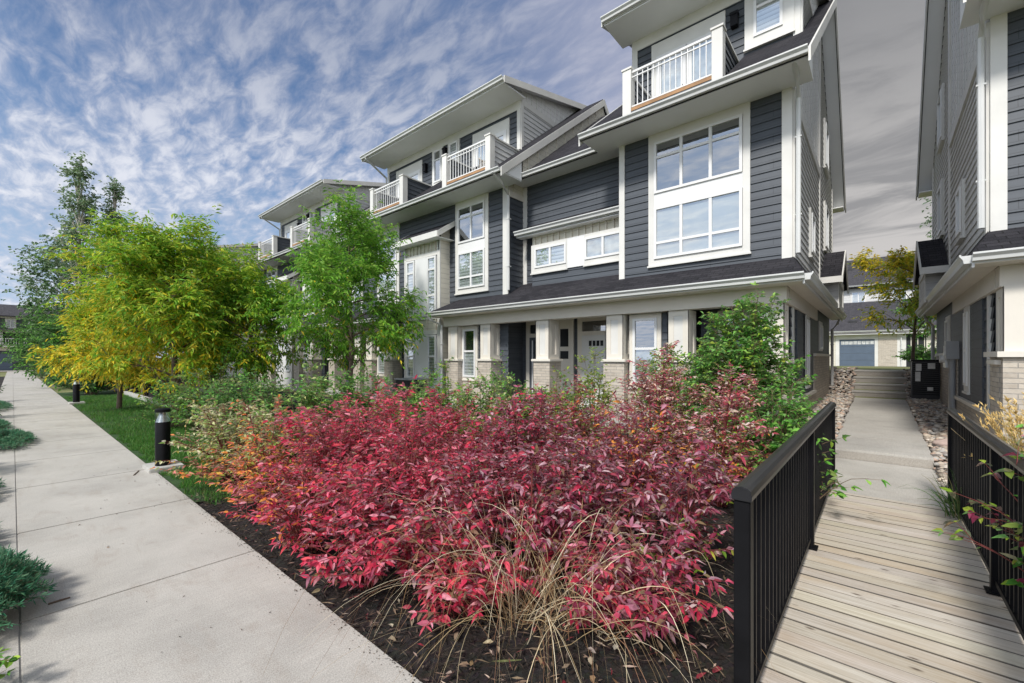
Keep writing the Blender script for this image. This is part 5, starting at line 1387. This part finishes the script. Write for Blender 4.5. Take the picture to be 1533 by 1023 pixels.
# ---- trees
def tree(name, label, loc, height, cz, rx, rz, nleaf, leaf, pal, bark='pale_bark', seed=1, group=None, trunk_r=.07, limbs=16, clear=.28, lm='tree_leaf', spray=9, droop=.45, up=.5, lump=.35, multi=1, ry=None, cone=0):
    """tapered trunk, limbs and a leafy crown of sprays centred at height cz with radii rx, rz"""
    rng = np.random.default_rng(seed); root = thing(name, loc, label, 'tree', group); lo = np.array(loc); ry = ry or rx
    chains = []; tipz = height * .93
    trunks = []
    for t in range(multi):
        off = np.array([rng.normal(0, .12), rng.normal(0, .12), 0]) * (multi > 1)
        end = off * 4 + np.array([rng.normal(0, .1), rng.normal(0, .1), tipz * rng.uniform(.85, 1)])
        pts = bez(off * .6, off * 1.5 + np.array([rng.normal(0, .06), rng.normal(0, .06), tipz * .5]), end, 12)
        rad = trunk_r / multi ** .4 * (1 - np.linspace(0, 1, 12)) ** .8 + .006
        chains.append((pts, rad)); trunks.append(pts)
    ph = rng.uniform(0, 6.28, 6); fq = rng.uniform(1.5, 4, 6)
    def shell(az, el): return 1 + lump * (np.sin(az * fq[0].round() + ph[0]) * .4 + np.sin(el * fq[1] * 2 + ph[1]) * .35 + np.sin(az * 3 + el * 5 + ph[2]) * .35)
    nodes = []
    for i in range(limbs):
        f = clear + (1 - clear) * (i + rng.uniform(0, .8)) / limbs * .94
        tr = trunks[i % multi]; k = min(int(f * 11), 10); p = tr[k] + (tr[k + 1] - tr[k]) * (f * 11 - k)
        az = i * 2.4 + rng.uniform(-.4, .4); el = (f - .5) * 2.2 + rng.uniform(-.25, .25); el = np.clip(el, -1.1, 1.4)
        R_ = shell(az, el) * rng.uniform(.82, 1.05)
        e = np.array([rx * np.cos(az) * np.cos(el) * R_, ry * np.sin(az) * np.cos(el) * R_, cz + rz * np.sin(el) * R_])
        if cone: e[:2] *= max(.12, 1 - cone * (e[2] - cz) / rz)
        e[2] = max(e[2], p[2] * .75 + .1)
        pts = bez(p, p + (e - p) * .45 + np.array([0, 0, up * .35 * np.linalg.norm(e - p)]), e, 8)
        chains.append((pts, np.linspace(trunk_r * .38, .006, 8)))
        for j in range(6):
            q = rng.uniform(.3, 1); kk = min(int(q * 7), 6); b = pts[kk] + (pts[kk + 1] - pts[kk]) * (q * 7 - kk)
            d = unit(unit(e - p) * .6 + rng.normal(0, .6, 3) + [0, 0, up * .3]); l2 = rng.uniform(.25, .5) * rx * .8
            c2 = bez(b, b + d * l2 * .5 + [0, 0, .06], b + d * l2 + [0, 0, -.05 * droop], 5); chains.append((c2, np.linspace(.008, .003, 5)))
            nodes += [c2[2], c2[3], c2[4]]
        nodes += list(pts[4:])
    for tr in trunks: nodes += list(tr[8:])
    if not cone:
        tops = [n for n in nodes if n[2] > cz + .25 * rz]
        for i in range(26):
            b = tops[rng.integers(len(tops))]; e = b + np.array([rng.normal(0, .12), rng.normal(0, .12), rng.uniform(.25, .6) * rz * .5])
            c2 = bez(b, (b + e) / 2 + rng.normal(0, .03, 3), e, 5); chains.append((c2, np.linspace(.007, .002, 5))); nodes += [c2[2], c2[3], c2[4], c2[4]]
    nodes = np.array(nodes)
    ns = nleaf // spray
    ci = rng.integers(0, len(nodes), ns); C0 = nodes[ci] + rng.normal(0, .095 * rx, (ns, 3)) * [1, 1, .8]
    dirs = unit(rng.normal(0, 1, (ns, 3)) + unit(C0 - [0, 0, cz]) * .9 + [0, 0, .15]); sl = rng.uniform(.5, 1, ns) * leaf[0] * 3.2
    P, D, U = [], [], []
    sv = unit(np.cross(dirs, [0, 0, 1.]))
    for k in range(spray):
        f = (k + 1) / spray; sg = 1 if k % 2 else -1
        P.append(C0 + dirs * (sl * f)[:, None] + np.array([0, 0, -1]) * (droop * .35 * sl * f * f)[:, None])
        D.append(dirs * .55 + sv * sg * (.75 if k < spray - 1 else .1) + [0, 0, -droop] + rng.normal(0, .25, (ns, 3)))
        U.append(np.array([0, 0, 1.]) + rng.normal(0, .5, (ns, 3)))
    P = np.concatenate(P); D = np.concatenate(D); U = np.concatenate(U); n = len(P)
    k = P[:, 2] > .25; P, D, U = P[k], D[k], U[k]; n = len(P)
    s = rng.uniform(.7, 1.25, n)
    C = pal(P - [0, 0, cz], np.array([rx, ry, rz]), rng)
    stem_mesh('trunk', [(c + lo, r_) for c, r_ in chains], bark, root, 7)
    leaf_mesh('crown', P + lo, D, U, leaf[0] * s, leaf[1] * s, C, lm, root, False, .15, .12)
    return root
YEL = [(.66, .54, .025), (.74, .57, .03), (.55, .52, .04), (.80, .64, .05)]
OLV = [(.30, .48, .03), (.42, .56, .04), (.21, .40, .025), (.50, .58, .06)]
TGREEN = [(.15, .38, .03), (.22, .46, .045), (.10, .28, .02), (.32, .52, .07)]
def pal_yellow(dirv, bias=0.0, hi=OLV, sharp=2.2):
    d = np.array(dirv, float); d /= np.linalg.norm(d)
    def f(P, rad, rng):
        q = (P / rad) @ d + bias + rng.normal(0, .28, len(P)) + .3 * np.sin(P[:, 0] * 2.3 + P[:, 2] * 1.9)
        t = rng.uniform(0, 1, len(P)) < 1 / (1 + np.exp(-q * sharp))
        return np.where(t[:, None], pick(rng, len(P), YEL, [1] * 4), pick(rng, len(P), hi, [1] * len(hi)))
    return f
def pal_t(cols): return lambda P, rad, rng: pick(rng, len(P), cols, [1] * len(cols))
TG = 'deciduous trees along the lawn'
def tp(px, d): p = at(px, d); return (p.x, p.y, -.03)
tree('ash_tree', 'slender bright green tree standing in front of the white bay window', (-12.05, 6.6, -.03), 5.5, 3.15, 1.85, 2.05, 21000, (.15, .044), pal_yellow((.1, 0, -1), -1.9, TGREEN), 'brown_bark', 61, TG, .075, 20, .22)
tree('ash_tree', 'largest yellow-green tree over the lawn, golden on its lower side', tp(262, 12.0), 5.3, 3.0, 1.95, 2.05, 34000, (.15, .045), pal_yellow((-.5, 0, -.9), -.55, OLV + TGREEN[:1]), 'brown_bark', 62, TG, .085, 24, .16)
tree('ash_tree', 'golden yellow tree at the edge of the pavement side of the lawn', tp(178, 14.0), 4.0, 2.2, 1.5, 1.55, 17000, (.15, .046), pal_yellow((0, 0, -1), .05, OLV), 'brown_bark', 63, TG, .07, 18, .2)
tree('ash_tree', 'green tree between the golden tree and the slender green tree', tp(376, 13.0), 4.3, 2.5, 1.25, 1.7, 14000, (.15, .045), pal_yellow((-.2, 0, -1), -1.9, TGREEN + OLV[:2]), 'brown_bark', 64, TG, .07, 18, .2)
tree('ash_tree', 'olive green tree behind the golden one, showing above its crown', tp(215, 17.5), 5.4, 3.5, 1.5, 1.9, 14000, (.17, .052), pal_yellow((0, 0, -1), -.55, OLV), 'brown_bark', 65, TG, .08, 18, .3)
tree('ash_tree', 'green and yellow tree partly hiding the second white bay', tp(310, 17.0), 5.2, 3.2, 1.8, 2.0, 15000, (.17, .052), pal_yellow((0, 0, -1), -.35, OLV + TGREEN), 'brown_bark', 66, TG, .08, 18, .3)
BLG = [(.17, .27, .14), (.23, .33, .18), (.11, .20, .10), (.32, .40, .27)]
PG = 'poplar trees rising above the yellow trees'
tree('poplar_tree', 'tallest sparse poplar with a pale trunk against the sky', tp(119, 26), 14.4, 8.8, 1.25, 5.4, 4300, (.17, .13), pal_t(BLG), 'pale_bark', 67, PG, .14, 34, .28, spray=5, up=.9, lump=.4, cone=.85)
tree('poplar_tree', 'second poplar, thinner and slightly shorter, beside the tallest one', tp(171, 27.5), 12.9, 8.2, .9, 4.8, 3200, (.17, .13), pal_t(BLG), 'pale_bark', 68, PG, .12, 28, .3, spray=5, up=.9, lump=.4, cone=.8)
tree('poplar_tree', 'low bushy dark poplar crown left of the tall poplars', tp(96, 28), 8.6, 5.4, 2.6, 2.9, 7000, (.18, .13), pal_t(BLG + DKGREEN), 'pale_bark', 69, PG, .1, 20, .2, spray=5, up=.6, lump=.5)
DG = 'dark green trees near the far house'
for i, (px, d, hh, r, lab) in enumerate([(100, 24, 3.9, 1.7, 'dark green bushy tree just left of the golden tree'), (62, 36, 4.6, 2.2, 'dark tree touching the far grey house balcony'), (130, 20, 3.3, 1.5, 'dark green tree shading the black fence')]):
    tree('broadleaf_tree', lab, tp(px, d), hh, hh * .52, r, hh * .45, 9000, (.15, .08), pal_t(DKGREEN + GREEN[:2]), 'brown_bark', 70 + i, DG, .08, 18, .12, spray=6)
HG = 'hedge shrubs along the far lawn'
for i, (px, d, hh, r, cols, lab) in enumerate([(58, 30, 1.9, 1.3, [(.17, .2, .12), (.24, .26, .17), (.10, .13, .07)], 'silvery grey-green shrub beside the farthest bollard'), (86, 27, 2.0, 1.3, DKGREEN, 'dark shrub mass right of the farthest bollard'), (42, 42, 1.3, 1.2, ORANGE + GREEN, 'rust and green flowering shrub near the far garage'), (33, 52, 1.2, 1.2, DKGREEN, 'dark low shrub at the end of the pavement'), (140, 19.5, 1.3, 1.1, DKGREEN + GREEN[:1], 'dark leafy shrub growing behind the black fence')]):
    p = at(px, d); shrub('hedge_shrub', lab, 'shrub', (p.x, max(p.y, 2.3), -.02), hh, r, pal_flat(cols), 40, (.11, .07), False, HG, 80 + i, 'brown_twig', 'green_leaf', .3, 3, 8)
for i, (px, d, hh, lab) in enumerate([(300, 9.6, 1.3, 'dark green shrub behind the near bollard at the lawn edge'), (262, 10.2, 1.1, 'dark shrub at the foot of the largest yellow tree'), (330, 11.5, 1.5, 'dark green shrub deep in shade under the green tree')]):
    shrub('shade_shrub', lab, 'shrub', tp(px, d), hh, .85, pal_flat(GREEN + DKGREEN[:2] + LIME[:1]), 30, (.07, .035), False, 'shrubs in the shade behind the lawn', 90 + i, 'brown_twig', 'green_leaf', .3, 3, 9)
# tree in the gap beyond the steps
tree('maple_tree', 'small yellow-orange maple beside the air conditioner in front of the garage', (.85, 19.9, 1.15), 4.3, 2.7, 1.15, 1.45, 7500, (.12, .055), pal_yellow((-.8, 0, .5), -.35, LIME + OLV[1:]), 'brown_bark', 95, None, .05, 15, .3, up=.9)
tree('poplar_tree', 'thin grey-green poplar showing above the roof of the grey house', (3.1, 30, 1.1), 11.2, 6.6, 1.1, 4.3, 4200, (.16, .11), pal_t(BLG), 'pale_bark', 96, PG, .1, 22, .25, spray=5, up=.9)
tree('broadleaf_tree', 'deep green tree between the maple and the grey house', (2.2, 27, 1.1), 5.2, 2.9, 1.1, 2.3, 5000, (.14, .07), pal_t(GREEN + DKGREEN), 'brown_bark', 97, DG, .08, 16, .15, spray=6)
shrub('hedge_shrub', 'clipped green hedge below the dark doorway beyond the steps', 'shrub', (1.9, 34, 1.1), 1.3, 1.2, pal_flat(DKGREEN + GREEN), 50, (.11, .07), False, HG, 98, 'brown_twig', 'green_leaf', .3, 3, 8)

# ---- river stones beside the path
def rocks(n, zones, seed):
    rng = np.random.default_rng(seed)
    bm = bmesh.new(); bmesh.ops.create_icosphere(bm, subdivisions=1, radius=1); bv = np.array([v.co[:] for v in bm.verts]); bf = np.array([[v.index for v in f.verts] for f in bm.faces]); bm.free()
    V, I, T = [], [], []
    for k in range(n):
        z = zones[rng.integers(len(zones))]; x = rng.uniform(z[0], z[1]); y = z[2] + (z[3] - z[2]) * rng.uniform(0, 1) ** 1.1
        s = rng.uniform(.028, .075) * np.array([1, rng.uniform(.6, .9), rng.uniform(.4, .65)])
        a = rng.uniform(0, 6.28); v = bv * (1 + rng.normal(0, .07, (len(bv), 1))) * s
        v = np.stack([v[:, 0] * np.cos(a) - v[:, 1] * np.sin(a), v[:, 0] * np.sin(a) + v[:, 1] * np.cos(a), v[:, 2]], -1) + [x, y, gz(y) + rng.uniform(.0, .07) + .06]
        I.append(bf + len(V) * len(bv)); V.append(v)
        c = np.array([(.44, .37, .29), (.30, .25, .20), (.52, .46, .39), (.20, .17, .15), (.42, .30, .23), (.36, .34, .31)][rng.integers(6)]) * rng.uniform(.7, 1.2); T.append(np.tile(c, (len(bv), 1)))
    I = np.concatenate(I)
    return np_obj('river_rock_bed', np.concatenate(V), [3] * len(I), I.ravel(), 'river_rock', np.concatenate(T), smooth=True)
tag(rocks(6000, [(-1.32, -.61, 7.4, 19.6), (.63, 1.34, 7.6, 19.6)], 5), kind='stuff')
m = MB()
for a, b in ((-1.34, -.61), (.63, 1.36)):
    m.poly([(a, 7.2, .0), (b, 7.2, .0), (b, 17.3, .40), (a, 17.3, .40)]); m.poly([(a, 17.3, .40), (b, 17.3, .40), (b, 19.6, 1.20), (a, 19.6, 1.20)])
tag(obj('gravel_base', m, 'mulch'), kind='structure')
for i, (x, y, s, lab) in enumerate([(.86, 9.9, .16, 'pinkish boulder on the river stones beside the path'), (.98, 9.55, .15, 'second pink boulder, nearer the right railing end')]):
    bm = bmesh.new(); bmesh.ops.create_icosphere(bm, subdivisions=3, radius=s)
    for v in bm.verts:
        c = v.co; f = 1 + .14 * math.sin(c.x * 19 + i) + .1 * math.sin(c.y * 23 + 2 * i) + .08 * math.sin(c.z * 31); v.co = Vector((c.x * f * 1.15, c.y * f * .9, c.z * f * .75))
    me = bpy.data.meshes.new('boulder'); bm.to_mesh(me); bm.free(); me.materials.append(M['boulder'])
    for q in me.polygons: q.use_smooth = True
    o = bpy.data.objects.new('boulder', me); o.location = (x, y, gz(y) + .14); COL.objects.link(o); tag(o, lab, 'boulder', 'pink boulders beside the path')

# ================================================================== sky, sun, camera
SUN_EL, SUN_AZ = R(46), R(171)     # azimuth: direction the light comes from, measured from +Y clockwise
w = bpy.data.worlds.new('World'); SC.world = w; w.use_nodes = True
nt = w.node_tree; nt.nodes.clear()
out = nt.nodes.new('ShaderNodeOutputWorld'); bg = nt.nodes.new('ShaderNodeBackground'); bg.inputs[1].default_value = .092
nt.links.new(bg.outputs[0], out.inputs[0])
sky = nt.nodes.new('ShaderNodeTexSky'); sky.sky_type = 'NISHITA'; sky.sun_disc = False; sky.sun_elevation = SUN_EL; sky.sun_rotation = SUN_AZ
sky.air_density = 1.2; sky.dust_density = .6; sky.ozone_density = 2.0
d = coord(nt, 'Generated')
sep = N(nt, 'ShaderNodeSeparateXYZ'); nt.links.new(d, sep.inputs[0])
def math_(op, a, b=None, c=None, clamp=False):
    n = N(nt, 'ShaderNodeMath', operation=op); n.use_clamp = clamp
    for i, v in enumerate((a, b, c)):
        if v is None: continue
        if isinstance(v, (int, float)): n.inputs[i].default_value = v
        else: nt.links.new(v, n.inputs[i])
    return n.outputs[0]
den = math_('ADD', math_('MAXIMUM', sep.outputs[2], 0.0), .16)
comb = N(nt, 'ShaderNodeCombineXYZ'); nt.links.new(math_('DIVIDE', sep.outputs[0], den), comb.inputs[0]); nt.links.new(math_('DIVIDE', sep.outputs[1], den), comb.inputs[1])
pv = comb.outputs[0]
def rng_map(v, a, b, c=0.0, e=1.0):
    n = N(nt, 'ShaderNodeMapRange'); n.interpolation_type = 'SMOOTHSTEP'; nt.links.new(v, n.inputs[0])
    for i, x in enumerate((a, b, c, e)): n.inputs[i + 1].default_value = x
    return n.outputs[0]
ripple = noise(nt, mapping(nt, pv, (1, 2.3, 1), rot=(0, 0, .9)), 7.0, 6, .6, .35)
big = noise(nt, pv, 1.1, 4, .5, .2)
azx = math_('DIVIDE', sep.outputs[0], math_('SQRT', math_('ADD', math_('ADD', math_('MULTIPLY', sep.outputs[0], sep.outputs[0]), math_('MULTIPLY', sep.outputs[1], sep.outputs[1])), .0001)))
cover = math_('ADD', math_('MULTIPLY', ripple, .75), math_('MULTIPLY', big, .55))
cloud = rng_map(cover, .46, .84)
white = ramp(nt, [(0, (4.2, 4.8, 6.4)), (.55, (5.6, 5.9, 7.0)), (1, (7.4, 7.6, 8.3))], cloud).outputs[0]
blue = mixc(nt, .55, sky.outputs[0], (1.35, 2.6, 5.2))
lowb = mixc(nt, rng_map(sep.outputs[2], .0, .42), (4.4, 5.7, 7.4), blue)
left = mixc(nt, math_('MULTIPLY', cloud, .92), lowb, white)
gn = noise(nt, mapping(nt, pv, (1.0, 2.2, 1), rot=(0, 0, .35)), 1.6, 7, .58, .5)
grey = mixc(nt, rng_map(sep.outputs[2], .10, .62), (5.7, 5.5, 5.4), (2.55, 2.58, 2.7))
grey = mixc(nt, math_('MULTIPLY', rng_map(gn, .40, .60), .75), grey, (2.25, 2.28, 2.4))
lav = mixc(nt, .5, grey, (4.2, 4.4, 5.6))
left = mixc(nt, rng_map(sep.outputs[2], .30, .62, 0, .80), left, mixc(nt, .72, left, (.55, 1.1, 2.5)))
tot = mixc(nt, rng_map(azx, -.80, -.42), left, mixc(nt, .55, left, (4.4, 4.5, 5.6)))
tot = mixc(nt, rng_map(azx, -.38, -.06), tot, grey)
# unseen sky behind the viewer, brightened to light the facades
tot = mixc(nt, rng_map(sep.outputs[1], .05, -.5), tot, mixc(nt, cloud, (6.6, 8.4, 11.5), (13.5, 13.6, 14.2)))
nt.links.new(tot, bg.inputs[0])

sun = bpy.data.lights.new('sun', 'SUN'); sun.energy = 3.4; sun.angle = R(9); sun.color = (1, .96, .90)
so = bpy.data.objects.new('sun', sun); COL.objects.link(so)
sd = Vector((math.sin(SUN_AZ) * math.cos(SUN_EL), math.cos(SUN_AZ) * math.cos(SUN_EL), math.sin(SUN_EL)))
so.rotation_euler = sd.to_track_quat('Z', 'Y').to_euler(); so.location = (0, -5, 30)

cam = bpy.data.cameras.new('camera'); co = bpy.data.objects.new('camera', cam); COL.objects.link(co)
cam.sensor_width = 36; cam.lens = F_PX / 1533 * 36; cam.clip_end = 3000; cam.clip_start = .05
cam.shift_y = (HY - 511.5) / 1533
co.location = (0, 0, CAM_H); co.rotation_euler = (R(90), 0, YAW)
SC.camera = co
SC.view_settings.view_transform = 'Standard'; SC.view_settings.look = 'None'; SC.view_settings.gamma = 1; SC.view_settings.exposure = 0.26
SC.cycles.max_bounces = 8; SC.cycles.transparent_max_bounces = 12
